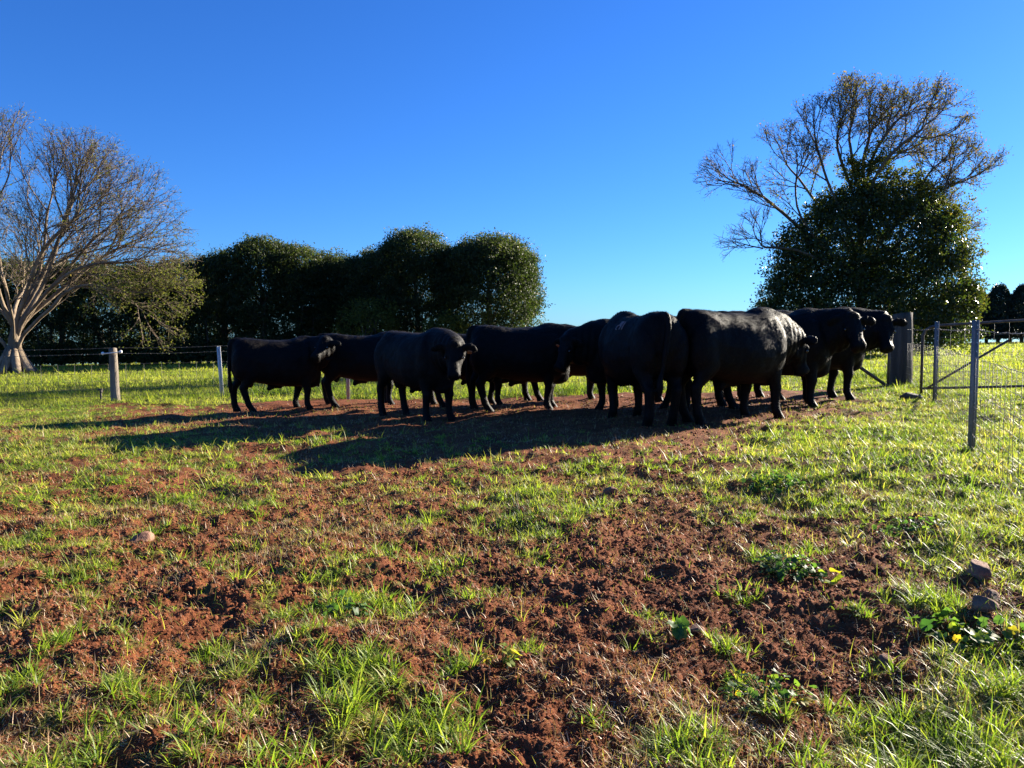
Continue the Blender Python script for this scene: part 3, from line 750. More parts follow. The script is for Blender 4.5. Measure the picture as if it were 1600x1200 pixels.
def star_post(base, h, label, mat=M_STEEL, w=.032, lean=0.0):
    root = empty('steel_fence_post', base); tag(root, label, 'fence post', 'steel fence posts')
    root.rotation_euler = (0, lean, R(25))
    m = Mesher()
    for a in (90, 210, 330):
        c, s_ = math.cos(R(a)), math.sin(R(a))
        m.box((c * w / 2, s_ * w / 2, h / 2 - .05), (w / 2, .003, h / 2 + .05), R(a))
    nf = sum(len(q) for q in m.Q)
    for i in range(14):
        m.box((0, -w * .55, h * (.1 + .86 * i / 13)), (.004, .0015, .006))
    me = m.mesh('shaft', mat, False); me.materials.append(M_WHITE)
    ix = np.zeros(len(me.polygons), np.int32); ix[nf:] = 1; me.polygons.foreach_set('material_index', ix)
    link('shaft', me, root)
    return root

wx = ground_pt(181, 628); WP = (wx[0], wx[1], wx[2])
z_ = lambda x, y: float(base_z(x, y))
wp = post_round('wooden_fence_post', WP, 1.10, .085, M_WOOD, 'weathered grey timber fence post with white insulators', 'timber fence posts', lean=(-.03, 0))
ins = Mesher(); ins.tube([(-.19, -.1, 1.00), (.0, -.105, 1.01), (.19, -.1, 1.035)], .010, 8); link('wire_arm', ins.mesh('wire_arm', M_WHITE), wp)
for sx, sz in ((-.19, 1.0), (.19, 1.035)):
    V0, F0 = ico(2); e = Mesher(); e.add(V0 * np.array([.033, .033, .036]) + np.array([sx, -.1, sz]), T=F0); link('insulator', e.mesh('insulator', M_WHITE), wp)
sp1 = ground_pt(347, 621); sp2 = ground_pt(522, 634); stk = ground_pt(158, 628)
star_post(sp1, 1.12, 'pale steel fence post standing between the timber post and the leftmost bull', M_PAINT, .045, -.045)
star_post((sp2[0], 15.2, z_(sp2[0], 15.2)), 1.1, 'thin pale steel fence post seen under the belly of the second bull', M_PAINT, .04)
sk = Mesher(); sk.tube([(0, 0, -.1), (.0, 0, .22)], .022, 8); sk.box((-.01, 0, .225), (.05, .02, .018)); sk.box((.02, -.02, .19), (.015, .03, .03))
o = link('tap_stake', sk.mesh('tap_stake', M_DROCK, False)); o.location = stk; tag(o, 'short dark stake in the grass left of the timber post', 'stake')
strainer = (8.0, 15.8); SP = (strainer[0], strainer[1], z_(*strainer))
post_round('corner_post', SP, 1.50, .20, M_WOODD, 'thick old timber corner post beside the rightmost bull', 'timber fence posts')

def wire(pts, r=.0028, sag=.0, n=10, k=4, m=None, barbs=False, jitter=0.0):
    out = []
    for a, b in zip(pts[:-1], pts[1:]):
        a = np.array(a, float); b = np.array(b, float)
        t = np.linspace(0, 1, n)
        P = a + (b - a) * t[:, None]; P[:, 2] -= sag * 4 * t * (1 - t)
        P[1:-1, 2] += rng.normal(0, jitter, n - 2)
        m.tube(P, r, k)
        if barbs:
            L = np.linalg.norm(b - a)
            for q in range(int(L / .12)):
                f = (q + .5) * .12 / L; c = a + (b - a) * f; c[2] -= sag * 4 * f * (1 - f)
                d = rng.normal(0, 1, 3); d /= np.linalg.norm(d)
                m.tube([c - d * .016, c + d * .016], r * .8, 3)

def fence_net(name, line, heights, vstep, label, top, rr=.0025, sag=.008, barb=True):
    """line: posts as (x,y); wires as parts: netting and top wire"""
    root = empty(name, (line[0][0], line[0][1], z_(*line[0]))); tag(root, label, 'wire fence')
    o = np.array([line[0][0], line[0][1], z_(*line[0])])
    m = Mesher()
    for h in heights:
        wire([np.array([x, y, z_(x, y) + h]) - o for x, y in line], rr, sag, 12, 4, m, False, .003)
    for (x0, y0), (x1, y1) in zip(line[:-1], line[1:]):
        L = math.hypot(x1 - x0, y1 - y0); nv = int(L / vstep)
        for i in range(nv):
            f = (i + .5) / nv; x, y = x0 + (x1 - x0) * f, y0 + (y1 - y0) * f; z = z_(x, y)
            j = rng.normal(0, .006)
            m.tube([np.array([x, y, z + heights[0]]) - o, np.array([x + j, y, z + (heights[0] + heights[-1]) / 2]) - o, np.array([x, y, z + heights[-1]]) - o], rr * .85, 4)
    link('wire_netting', m.mesh('wire_netting', M_WIRE), root)
    m = Mesher()
    for t in top: wire([np.array([x, y, z_(x, y) + t]) - o for x, y in line], .0032, .015, 14, 4, m, barb, .003)
    link('top_wire', m.mesh('top_wire', M_WIRE), root)
    return root

fence_net('wire_fence', [(-17, 16.1), (-12.5, 16.0), (WP[0], WP[1] + .08), (sp1[0], sp1[1] + .03), (sp2[0], 15.25), (0.5, 15.4), (4.2, 15.6), (strainer[0] - .15, strainer[1])],
          [.12, .27, .43, .6, .8], .32, 'wire fence running behind the row of bulls', [1.02, 1.14])
P1 = (6.72, 12.2); P2 = (4.46, 7.42)
def h_at(px, py, x, y): return EYE + (525 - py) / 1202 * y
star_post((P1[0], P1[1], z_(*P1)), 1.29, 'galvanised steel fence post nearer the corner post', M_STEEL, .036)
star_post((P2[0], P2[1], z_(*P2)), 1.26, 'galvanised steel fence post standing nearest the camera', M_STEEL, .036)
fence_net('wire_fence', [(strainer[0], strainer[1] - .2), P1, P2, (3.2, 4.6), (1.9, 1.7)], [.04, .16, .29, .43, .58, .74, .9], .20,
          'tall netting fence with barbed top wire running toward the camera', [1.17], .0026, .008)
# gate: pipe frame with rounded corner, diagonal brace and mesh
g0 = np.array([7.25, 13.6]); g1 = np.array([10.9, 11.4])
gz = z_(*g0)
gr = empty('pipe_gate', (g0[0], g0[1], gz)); tag(gr, 'rusty pipe gate frame with a rounded corner and diagonal brace behind the netting', 'gate')
gd = np.array([g1[0] - g0[0], g1[1] - g0[1], 0.0])
G = lambda f, h: gd * f + np.array([0, 0, h + .26 * f])
fr = Mesher(); fr.tube([G(0, .02), G(0, .6), G(0, 1.05), G(.008, 1.14), G(.03, 1.20), G(.06, 1.215), G(.5, 1.22), G(1, 1.22)], .024, 10)
fr.tube([G(0, .12), G(.5, .12), G(1, .12)], .022, 10); fr.tube([G(1, 0), G(1, 1.22)], .024, 10); link('gate_frame', fr.mesh('gate_frame', M_PIPE), gr)
br = Mesher(); br.tube([G(.02, .12), G(.30, .90)], .02, 10); link('brace', br.mesh('brace', M_PIPE), gr)
gm = Mesher()
for h in (.25, .4, .55, .7, .85, 1.0): wire([G(0, h), G(.5, h), G(1, h)], .0026, 0, 6, 4, gm, False, .003)
for i in range(1, 20): gm.tube([G(i / 20, .12), G(i / 20, 1.22)], .0022, 4)
link('gate_mesh', gm.mesh('gate_mesh', M_WIRE), gr)
# stay pipe and gate latch post next to the corner post
st = Mesher(); a_ = at(1335, 568, 15.2); b_ = at(1392, 607, 15.3)
st.tube([(0, 0, 0), tuple(Vector(a_) - Vector(b_))], .032, 10)
o = link('stay_pipe', st.mesh('stay_pipe', M_PIPE)); o.location = b_; tag(o, 'dark diagonal stay pipe leaning down to the foot of the corner post', 'stay')
lp = Mesher(); lp.tube([(0, 0, -.1), (0, 0, 1.28)], .028, 10)
o = link('pipe_post', lp.mesh('pipe_post', M_PIPE)); o.location = (7.52, 15.35, z_(7.52, 15.35)); tag(o, 'thin dark pipe post against the left side of the corner post', 'fence post')

# ------------------------------------------------------------------ rocks
def rock(px, py, size, mat, label, sink=.25, seed=0):
    x, y, z = ground_pt(px, py)
    V0, F0 = ico(4); r_ = np.random.default_rng(seed + 100)
    P = V0.copy()
    for q in range(9):                      # cut flat facets
        n = unit(r_.normal(0, 1, 3)); d = r_.uniform(.55, .85); s_ = P @ n
        P = P - np.maximum(0, s_ - d)[:, None] * n
    P = P * (1 + .05 * perlin(P[:, 0] * 5 + seed, P[:, 1] * 5 + P[:, 2] * 4, 9) + .02 * perlin(P[:, 0] * 15, P[:, 1] * 15 + P[:, 2] * 12, 10))[:, None]
    P = P * np.array(size)
    m = Mesher(); m.add(P, T=F0)
    o = link('rock', m.mesh('rock', mat)); o.location = (x, y, z + size[2] * (1 - 2 * sink) * .6); o.rotation_euler = (r_.uniform(-.2, .2), r_.uniform(-.2, .2), r_.uniform(0, 6))
    tag(o, label, 'rock', 'rocks in the paddock')
rock(1530, 906, (.088, .068, .066), M_ROCK, 'largest reddish rock half buried in grass at the right edge', .1, 1)
rock(1545, 940, (.058, .045, .040), M_ROCK, 'small reddish rock between two larger ones at the right edge', .2, 2)
rock(1534, 968, (.066, .05, .046), M_ROCK, 'rounded reddish rock, lowest of the three in the stack at right', .2, 3)
rock(1424, 622, (.26, .16, .10), M_DROCK, 'dark rock in the grass beside the netting fence', .2, 4)
rock(222, 842, (.085, .06, .045), M_ROCK, 'flat red-brown rock lying on soil in the left of the paddock', .25, 5)
rock(952, 778, (.07, .05, .04), M_ROCK, 'reddish stone just beyond the middle grass clump', .25, 6)
rock(1385, 1030, (.035, .03, .026), M_ROCK, 'small brown stone beside a lone grass shoot', .2, 7)
rock(1088, 990, (.04, .03, .024), M_ROCK, 'brown stone half under a green leaf on bare soil', .2, 8)
rock(1492, 1012, (.042, .035, .03), M_ROCK, 'dark brown stone beneath the broad leafy weed at right', .2, 9)
rock(603, 1045, (.016, .014, .030), M_ROCK, 'upright sliver of orange stone in the bottom grass clump', .1, 10)
0 and rock(165, 860, (.06, .04, .035), M_ROCK, 'pale pinkish stone left of the flat red rock', .25, 11)

# ------------------------------------------------------------------ broad-leaved weeds
def weed(px, py, n, rad, ls, label, seed, tint=(.3, .25), lobes=0):
    x, y, z = ground_pt(px, py)
    r_ = np.random.default_rng(seed + 300)
    root = empty('leafy_weed', (x, y, z)); tag(root, label, 'weed', 'broad-leaved weeds')
    M = Mesher(); T = []
    st = Mesher()
    for i in range(n):
        a = r_.uniform(0, 2 * math.pi); d = rad * math.sqrt(r_.uniform(.02, 1)); h = r_.uniform(.015, .07) * (1.3 - d / rad * .6)
        c = np.array([d * math.cos(a), d * math.sin(a), h])
        c[2] += float(zt(x + c[0], y + c[1])) - z
        nrm = unit(np.array([math.cos(a) * .5, math.sin(a) * .5, 1.0]) + r_.normal(0, .38, 3))
        out = unit(np.array([math.cos(a), math.sin(a), 0]) - nrm * (nrm @ np.array([math.cos(a), math.sin(a), 0]))); sd = np.cross(nrm, out)
        s_ = ls * r_.uniform(.55, 1.2); k = 16
        th = np.linspace(0, 2 * math.pi, k, endpoint=False)
        rr = s_ * (1 + .10 * np.cos(5 * th + 1) - .35 * np.exp(-((th - math.pi) / .35) ** 2)) * r_.uniform(.92, 1.08, k)
        P = c + np.cos(th)[:, None] * rr[:, None] * out + np.sin(th)[:, None] * rr[:, None] * .85 * sd + nrm * (.16 * s_ * np.cos(2.5 * th))[:, None] + nrm * .14 * s_
        P = np.vstack([P, c]); M.add(P, T=[[k, j, (j + 1) % k] for j in range(k)]); T += [float(np.clip(r_.normal(*tint), 0, 1))] * (k + 1)
        st.tube([np.array([0, 0, -.01]) + .2 * c * np.array([1, 1, 0]), c * .6 + np.array([0, 0, -.01]), c], .0016, 5)
    me = np_mesh('leaves', np.concatenate(M.V), [np.concatenate(M.T)], M_WEED, True, {'tint': T})
    link('leaves', me, root); me = st.mesh('stems', M_WEED); link('stems', me, root)
weed(1235, 892, 130, .17, .019, 'large sprawling leafy weed on bare soil right of centre', 1, (.4, .2))
weed(1250, 910, 9, .12, .040, 'bright yellow-green leaf standing at the edge of the large weed', 12, (.9, .05)) if False else None
weed(1492, 1000, 44, .15, .026, 'round-leaved weed under a grass clump beside the brown stone', 2, (.55, .25))
weed(782, 1048, 16, .07, .021, 'small weed with upright yellow leaves in the foreground', 3, (.92, .08))
weed(1195, 1085, 70, .16, .014, 'low weed with small pale leaves across the foreground soil', 4, (.55, .25))
weed(1062, 1000, 7, .05, .030, 'few flat green leaves lying against the brown stone', 5, (.5, .1))
weed(1305, 905, 3, .03, .030, 'single bright yellow-green leaf beside the sprawling weed', 6, (.86, .03))
weed(1210, 760, 90, .25, .022, 'dark green leafy weed below the largest bull', 7, (.25, .15))
weed(1420, 830, 70, .2, .020, 'leafy weed mixed with grass at the middle right', 8, (.5, .2))
weed(530, 955, 22, .13, .026, 'dark leafy weed at the left end of a grass clump', 9, (.3, .15))
weed(1570, 1000, 20, .1, .022, 'small leafy weed at the right edge under the rocks', 10, (.6, .2))

# ------------------------------------------------------------------ trees
def colonize(att, nodes, parents, step, dk, iters=120, trop=(0, 0, 0), jit=.12, keep=.0):
    att = np.asarray(att, float); N = [np.array(p, float) for p in nodes]; P = list(parents)
    r_ = np.random.default_rng(5)
    NA = np.array(N); alive = np.ones(len(att), bool)
    bd = np.full(len(att), 1e18); bi = np.zeros(len(att), int)
    def upd(ix0, arr):
        nonlocal bd, bi
        for c in range(0, len(arr), 400):
            d = ((att[:, None, :] - arr[None, c:c + 400]) ** 2).sum(-1)
            m = d.argmin(1); v = d[np.arange(len(att)), m]
            k = v < bd; bd = np.where(k, v, bd); bi = np.where(k, m + ix0 + c, bi)
    upd(0, NA); alive &= bd > dk * dk
    nchild = {}
    for it in range(iters):
        idx = np.nonzero(alive)[0]
        if len(idx) == 0: break
        owner = bi[idx]; v = att[idx] - np.array(N)[owner]; v /= np.linalg.norm(v, axis=1)[:, None] + 1e-9
        u, inv = np.unique(owner, return_inverse=True)
        acc = np.zeros((len(u), 3)); np.add.at(acc, inv, v)
        new = []
        for k, o in enumerate(u):
            if nchild.get(int(o), 0) >= 3: continue
            a = acc[k]; a = a / (np.linalg.norm(a) + 1e-9) + np.array(trop) + r_.normal(0, jit, 3); a /= np.linalg.norm(a)
            new.append(N[o] + a * step); P.append(int(o)); nchild[int(o)] = nchild.get(int(o), 0) + 1
        if not new: break
        i0 = len(N); N += new; upd(i0, np.array(new)); alive &= bd > dk * dk
    return np.array(N), P

def fork(nodes, par, start, d, L, depth, r_, up=.03, st=.3, pb=.5):
    # a branch that runs on and throws side branches forward off itself, each doing the same
    n = max(2, int(L / st)); prev = start; p = np.array(nodes[start]); d = unit(np.array(d, float)); side = r_.uniform(0, 6.28)
    for i in range(n):
        d = unit(d + r_.normal(0, .085, 3) + np.array([0, 0, up])); p = p + d * st
        nodes.append(p.copy()); par.append(prev); prev = len(nodes) - 1
        if depth > 0 and i < n - 1 and r_.uniform() < pb and i > 0:
            side += 2.4 + r_.normal(0, .5); a = unit(np.cross(d, [0.3, .2, 1])); b = np.cross(d, a)
            ang = R(r_.uniform(24, 48)); q = d * math.cos(ang) + (a * math.cos(side) + b * math.sin(side)) * math.sin(ang)
            fork(nodes, par, prev, q, (n - i) * st * r_.uniform(.5, .85) + .25, depth - 1, r_, up, st, pb)
    if depth > 0:
        for k in (-1, 1):
            a = unit(r_.normal(0, 1, 3)); fork(nodes, par, prev, unit(d + a * .4 * k), L * .4 + .2, depth - 1, r_, up, st, pb)

def fork_limb(nodes, par, ids, r_, f0, reach, depth=2, pb=.6, up=.03, st=.3):
    ids = list(ids); n = len(ids)
    for k, i in enumerate(ids):
        if k < n * f0 or k == 0: continue
        d = unit(nodes[i] - nodes[ids[k - 1]])
        if k == n - 1:
            for q in range(3): fork(nodes, par, i, unit(d + r_.normal(0, .28, 3)), reach * .75, depth, r_, up, st)
        elif r_.uniform() < pb:
            a = unit(np.cross(d, r_.normal(0, 1, 3))); ang = R(r_.uniform(25, 50))
            fork(nodes, par, i, d * math.cos(ang) + a * math.sin(ang), reach * r_.uniform(.6, 1.0), depth, r_, up, st)

def tree_mesh(N, P, r_tip, expo, name, mat, rmin=0, maxr=9, kbig=12, extra=None, flare=None):
    n = len(N); ch = [[] for _ in range(n)]
    for i, p in enumerate(P):
        if p >= 0: ch[p].append(i)
    A = np.zeros(n)
    for i in range(n - 1, -1, -1):
        A[i] = sum(A[c] for c in ch[i]) if ch[i] else r_tip ** expo
    rad = np.minimum(A ** (1 / expo), maxr)
    M = Mesher()
    starts = [(i, p) for i, p in enumerate(P) if p < 0]
    stack = [(s, -1) for s, _ in starts]
    while stack:
        s, par = stack.pop()
        chain = [s]; c = s
        while ch[c]:
            k = max(ch[c], key=lambda q: A[q])
            for q in ch[c]:
                if q != k: stack.append((q, c))
            chain.append(k); c = k
        pts = [N[i] for i in chain]; rr = [rad[i] for i in chain]
        if par >= 0: pts = [N[par]] + pts; rr = [min(rad[par], rr[0] * 1.25)] + rr
        if len(pts) < 2: continue
        pts = np.array(pts); rr = np.array(rr)
        if len(pts) > 3:
            q = pts.copy(); q[1:-1] = (pts[:-2] + 2 * pts[1:-1] + pts[2:]) / 4; pts = q
        if flare is not None and par < 0: rr = rr * (1 + flare * np.exp(-(pts[:, 2] - pts[0, 2]) / .5))
        big = rr.max()
        M.tube(pts, rr, kbig if big > .15 else (6 if big > .04 else 3))
    return M, rad, ch

def twigs(M, N, P, idx, n_each, lo, hi, r, bias=(0, 0, .3), seed=1):
    r_ = np.random.default_rng(seed); tips = []
    for i in idx:
        for q in range(n_each):
            g = unit(N[i] - N[P[i]]) if P[i] >= 0 else np.zeros(3)
            d = unit(r_.normal(0, .55, 3) + g * 1.1 + np.array(bias)); L = r_.uniform(lo, hi); m_ = N[i] + d * L * .5 + r_.normal(0, .06, 3) * L
            e = N[i] + unit(d + r_.normal(0, .3, 3)) * L
            M.tube([N[i], m_, e], [r, r * .8, r * .45], 3); tips.append(m_); tips.append(e)
            if r_.uniform() < .6:
                e2 = m_ + unit(d + r_.normal(0, .7, 3)) * L * .6; M.tube([m_, e2], [r * .7, r * .4], 3); tips.append(e2)
    return np.array(tips)

def leaf_cloud(name, C, size, tint, mat, nrm=None, nb=.6, seed=1, aspect=.5, droop=0.0):
    r_ = np.random.default_rng(seed); n = len(C)
    N = r_.normal(0, 1, (n, 3)); N /= np.linalg.norm(N, axis=1)[:, None]
    if nrm is not None: N = N * (1 - nb) + nrm * nb; N /= np.linalg.norm(N, axis=1)[:, None] + 1e-9
    T = r_.normal(0, 1, (n, 3)); T[:, 2] -= droop; T -= N * (T * N).sum(1)[:, None]; T /= np.linalg.norm(T, axis=1)[:, None] + 1e-9
    B = np.cross(N, T); s_ = (size * r_.uniform(.6, 1.35, n))[:, None]
    V = np.stack([C - T * s_ * .5, C + B * s_ * aspect * .5 + N * s_ * .08, C + T * s_ * .5, C - B * s_ * aspect * .5 + N * s_ * .08], 1).reshape(-1, 3)
    F = np.arange(n * 4).reshape(-1, 4)
    return np_mesh(name, V, [F], mat, False, {'tint': np.repeat(np.clip(tint, 0, 1), 4)})

# --- the big bare tree on the left
def left_tree():
    D = 44.0; bx = (22 - 800) / 1202 * D; bz = z_(bx, D)
    root = empty('bare_tree', (bx, D, bz)); tag(root, 'broad old tree, almost leafless, with a pale forked trunk in the field at left', 'tree', 'trees around the paddock')
    r_ = np.random.default_rng(3)
    nodes = []; par = []
    def limb(start, pts, sub=5):
        K = interp_keys(pts, sub * (len(pts) - 1) + 1); prev = start; out = []
        for q in K:
            nodes.append(np.array(q) + r_.normal(0, .03, 3)); par.append(prev); prev = len(nodes) - 1; out.append(prev)
        return out
    tr = limb(-1, [(0, 0, -.2), (.02, 0, .8), (.05, 0, 1.6), (.1, 0, 2.4)], 2)
    LB = []
    for st_, pts, rc in ((tr[2], [(.5, -.2, 1.9), (1.6, -.4, 2.9), (2.9, -.7, 3.9), (3.8, -.9, 4.7), (5.4, -1.2, 4.9), (7.2, -1.2, 4.5)], 2.0),
                         (tr[5], [(.5, 0, 3.0), (1.1, 0, 3.9), (1.9, .2, 5.4), (2.6, .2, 7.4), (3.4, 0, 9.3)], 2.9), (tr[5], [(.25, .2, 3.1), (.6, .6, 4.4), (1.1, 1.2, 6.4), (1.3, 1.5, 9.4)], 3.0),
                         (tr[6], [(0, -.2, 3.1), (-.2, -.7, 4.5), (.1, -1.3, 6.6), (.6, -1.7, 10.0)], 3.0), (tr[6], [(-.1, .1, 3.2), (-.5, .3, 4.6), (-.9, .4, 6.8), (-1.0, .4, 10.2)], 3.0),
                         (tr[2], [(-.4, -.1, 1.6), (-1.0, -.2, 2.3), (-2.2, -.3, 3.3), (-4.4, -.5, 4.9), (-6.0, -.4, 6)], 2.6), (tr[4], [(-.3, .5, 2.8), (-1.0, 2.0, 4.2), (-1.3, 4.2, 6.0)], 3.0),
                         (tr[4], [(.4, -.6, 2.7), (1.2, -2.2, 4.3), (1.7, -4.0, 6.2)], 2.8), (tr[5], [(.7, .3, 3.2), (2.3, .9, 4.8), (4.0, 1.4, 6.4), (5.6, 1.5, 7.4)], 2.6),
                         (tr[4], [(.6, 0, 3.0), (2.4, -.6, 4.6), (4.4, -1.2, 5.8), (6.4, -1.4, 6.2)], 2.4), (tr[6], [(.3, 0, 3.2), (1.2, -.3, 5.0), (2.6, -.8, 7.2), (4.4, -1.0, 8.6)], 2.6),
                         (tr[5], [(.8, .2, 3.2), (2.2, .6, 5.2), (3.9, .8, 7.2), (5.4, .9, 8.6)], 2.7), (tr[6], [(.3, .3, 3.3), (1.3, .7, 5.4), (2.2, 1.2, 8.0), (2.9, 1.4, 10.0)], 2.6),
                         (tr[6], [(-.3, 0, 3.1), (-1.6, -.4, 5.0), (-3.0, -.6, 7.4), (-3.8, -.6, 9.2)], 2.8)):
        LB.append((limb(st_, pts), rc))
    for ids, rc in LB: fork_limb(nodes, par, ids, r_, .3, rc, 3, .5, .015, .36)
    N, P = np.array(nodes), par
    print('left nodes', len(N))
    M, rad, ch = tree_mesh(N, P, .0105, 2.15, 'trunk', M_BARK, kbig=14, maxr=.72, flare=.9)
    # roots
    for a in np.linspace(0, 6.2, 9):
        c, s_ = math.cos(a), math.sin(a)
        M.tube([(c * .2, s_ * .2, 1.5), (c * .5, s_ * .5, .7), (c * .85, s_ * .85, .2), (c * 1.35, s_ * 1.35, -.15)], [.16, .24, .22, .1], 8)
    tips = [i for i in range(len(N)) if not ch[i]]
    thin = [i for i in range(len(N)) if ch[i] and rad[i] < .04]
    T = Mesher()
    e = twigs(T, N, P, tips, 2, .3, .7, .010, (0, 0, .1), 2)
    e2 = twigs(T, N, P, r_.choice(thin, min(len(thin), 6000), replace=False), 1, .3, .7, .010, (0, 0, .3), 3)
    link('trunk', M.mesh('trunk', M_BARK), root); link('twigs', T.mesh('twigs', M_TWIG), root)
    E = np.vstack([e, e2])
    low = (E[:, 2] < 5.8) & (E[:, 0] > 4.4); n2 = 9000
    dens = np.where(low, .8, .10) * np.where((E[:, 0] > 6) & (E[:, 2] < 5.8), 1.7, 1)
    pick = r_.choice(len(E), 8500, p=dens / dens.sum())
    C = E[pick] + r_.normal(0, .15, (len(pick), 3))
    link('leaves', leaf_cloud('leaves', C, .13, r_.normal(.45, .22, len(C)), M_OLIVE, seed=4), root)
    pick = r_.choice(len(E), 5500); C = E[pick] + r_.normal(0, .08, (len(pick), 3))
    link('dry_leaves', leaf_cloud('dry_leaves', C, .10, r_.normal(.35, .2, len(C)), M_BUD, seed=5), root)
left_tree()

def clump_points(r_, lobes, n, shell=.82, rough=.22, clump=.55):
    """points near the surface of a union of ellipsoids, gathered in leaf clumps"""
    L = np.array(lobes, float)      # cx cy cz rx ry rz
    w = (L[:, 3] * L[:, 5]) ; w = w / w.sum()
    nc = max(60, n // 26); cen = []; nr = []
    while len(cen) < nc:
        k = r_.choice(len(L), p=w); d = unit(r_.normal(0, 1, 3))
        rr = shell + (1 - shell) * r_.uniform() ** .5 if r_.uniform() < .8 else r_.uniform(min(.45, shell * .5), shell)
        p = L[k, :3] + d * L[k, 3:] * rr * (1 + r_.normal(0, rough * .35))
        ins = (((p - L[:, :3]) / L[:, 3:]) ** 2).sum(1)
        ins[k] = 9
        if (ins < .45).any() and r_.uniform() < .8: continue
        if p[2] < .3: continue
        cen.append(p); nr.append(unit(d / L[k, 3:]))
    cen = np.array(cen); nr = np.array(nr)
    idx = r_.integers(0, nc, n)
    C = cen[idx] + r_.normal(0, 1, (n, 3)) * clump * np.array([1, 1, .7]) * .55
    return C, nr[idx], idx, nc

# --- the ivy-covered tree on the right
def right_tree():
    D = 42.0; bx = (1345 - 800) / 1202 * D; bz = z_(bx, D)
    root = empty('ivy_covered_tree', (bx, D, bz)); tag(root, 'tall tree smothered in dark ivy below with bare branches above, right of the bulls', 'tree', 'trees around the paddock')
    k = D / 1202
    def L(px, py, dy=0.0): return ((px - 1345) * k, dy, (525 - py) * k + EYE - bz)
    r_ = np.random.default_rng(9)
    nodes = []; par = []
    def limb(start, pts, sub=4):
        K = interp_keys(pts, sub * (len(pts) - 1) + 1); prev = start; out = []
        for q in K:
            nodes.append(np.array(q) + r_.normal(0, .06, 3)); par.append(prev); prev = len(nodes) - 1; out.append(prev)
        return out
    tr = limb(-1, [(0, 0, -.3), (.0, 0, 2.0), (-.1, 0, 4.0), (-.2, 0, 5.5)], 3)
    LB = []
    for st_, pts, rc in ((tr[6], [L(1300, 400), L(1232, 348), L(1190, 312), L(1150, 290)], 1.5), (tr[5], [L(1290, 410, -.8), L(1236, 345, -1), L(1224, 290, -1.2)], 1.5),
                         (tr[7], [L(1310, 360, .5), L(1270, 305, .8), L(1234, 256, 1.2)], 1.8), (tr[7], [L(1310, 350, -.5), L(1276, 290, -.8), L(1254, 240, -1.2)], 1.8),
                         (tr[8], [L(1335, 330), L(1310, 268), L(1288, 222, -.8)], 2.0), (tr[8], [L(1342, 320), L(1326, 250, .4), L(1326, 205, .6)], 2.0), (tr[9], [L(1345, 310), L(1352, 250, 1), L(1374, 200, 1.5)], 2.0),
                         (tr[9], [L(1345, 300, -.5), L(1370, 250, -1), L(1418, 212, -1.4)], 1.9), (tr[7], [L(1380, 360), L(1430, 328, .6), L(1485, 292, .8), L(1530, 272, .8)], 1.45),
                         (tr[9], [L(1345, 305, .4), L(1360, 248, .3), L(1392, 192, .2)], 1.9), (tr[9], [L(1350, 300, .8), L(1385, 262, 1.6), L(1432, 226, 2.2)], 1.7), (tr[7], [L(1380, 365, -.4), L(1415, 320, -.4), L(1440, 270, -.4)], 1.4),
                         (tr[6], [L(1390, 380, -.8), L(1438, 325, -1.2), L(1456, 285, -1.2)], 1.3), (tr[6], [L(1400, 400, .8), L(1455, 370, 1.2), L(1488, 352, 1.2)], 1.2), (tr[5], [L(1300, 430, -1), L(1225, 396, -1.5), L(1170, 392, -1.6)], 1.2)):
        LB.append((limb(st_, pts), rc))
    for ids, rc in LB: fork_limb(nodes, par, ids, r_, .35, rc * .80, 3, .68, .02, .22)
    N, P = np.array(nodes), par
    print('right nodes', len(N))
    M, rad, ch = tree_mesh(N, P, .011, 2.3, 'trunk', M_TWIG, kbig=10, maxr=.5, flare=.4)
    tips = [i for i in range(len(N)) if not ch[i]]; thin = [i for i in range(len(N)) if ch[i] and rad[i] < .035]
    T = Mesher(); e = twigs(T, N, P, tips, 2, .2, .5, .011, (0, 0, .1), 12)
    e2 = twigs(T, N, P, r_.choice(thin, min(4500, len(thin)), replace=False), 1, .2, .5, .010, (0, 0, .2), 13)
    link('trunk', M.mesh('trunk', M_TWIG), root); link('twigs', T.mesh('twigs', M_TWIG), root)
    E = np.vstack([e, e2]); xr = E[:, 0] / k + 1345
    dens = np.where(xr < 1185, .06, np.where(xr < 1250, .5, 1.0))
    pick = r_.choice(len(E), 9000, p=dens / dens.sum()); C = E[pick] + r_.normal(0, .12, (len(pick), 3))
    link('sparse_leaves', leaf_cloud('sparse_leaves', C, .115, r_.normal(.45, .25, len(C)), M_BUD, seed=14), root)
    pick = r_.choice(len(E), 4500, p=dens / dens.sum()); C = E[pick] + r_.normal(0, .15, (len(pick), 3))
    link('sparse_leaves', leaf_cloud('sparse_leaves', C, .12, r_.normal(.3, .25, len(C)), M_OLIVE, seed=15), root)
    def E6(px, py, rx, ry, dy=0, rdy=None): c = L(px, py, dy); return (*c, rx * k, (rdy or rx) * k * .9, ry * k)
    iv = [E6(1300, 400, 75, 85), E6(1345, 370, 70, 75), E6(1390, 390, 75, 80), E6(1260, 450, 62, 70), E6(1235, 500, 52, 60), E6(1330, 470, 90, 80), E6(1420, 460, 75, 75), E6(1475, 430, 38, 50), E6(1485, 490, 38, 55), E6(1380, 520, 100, 60), E6(1290, 530, 80, 50),
          E6(1450, 360, 35, 40), E6(1340, 330, 35, 35), E6(1240, 390, 30, 35)]
    C, nr, idx, nc = clump_points(r_, iv, 125000, .74, .55, .38)
    ct = r_.normal(0, .15, nc)
    tint = .38 + ct[idx] + r_.normal(0, .16, len(C)) + .12 * smooth(0, 5, C[:, 0])  # last term paints the sunlit right side into the leaf colour
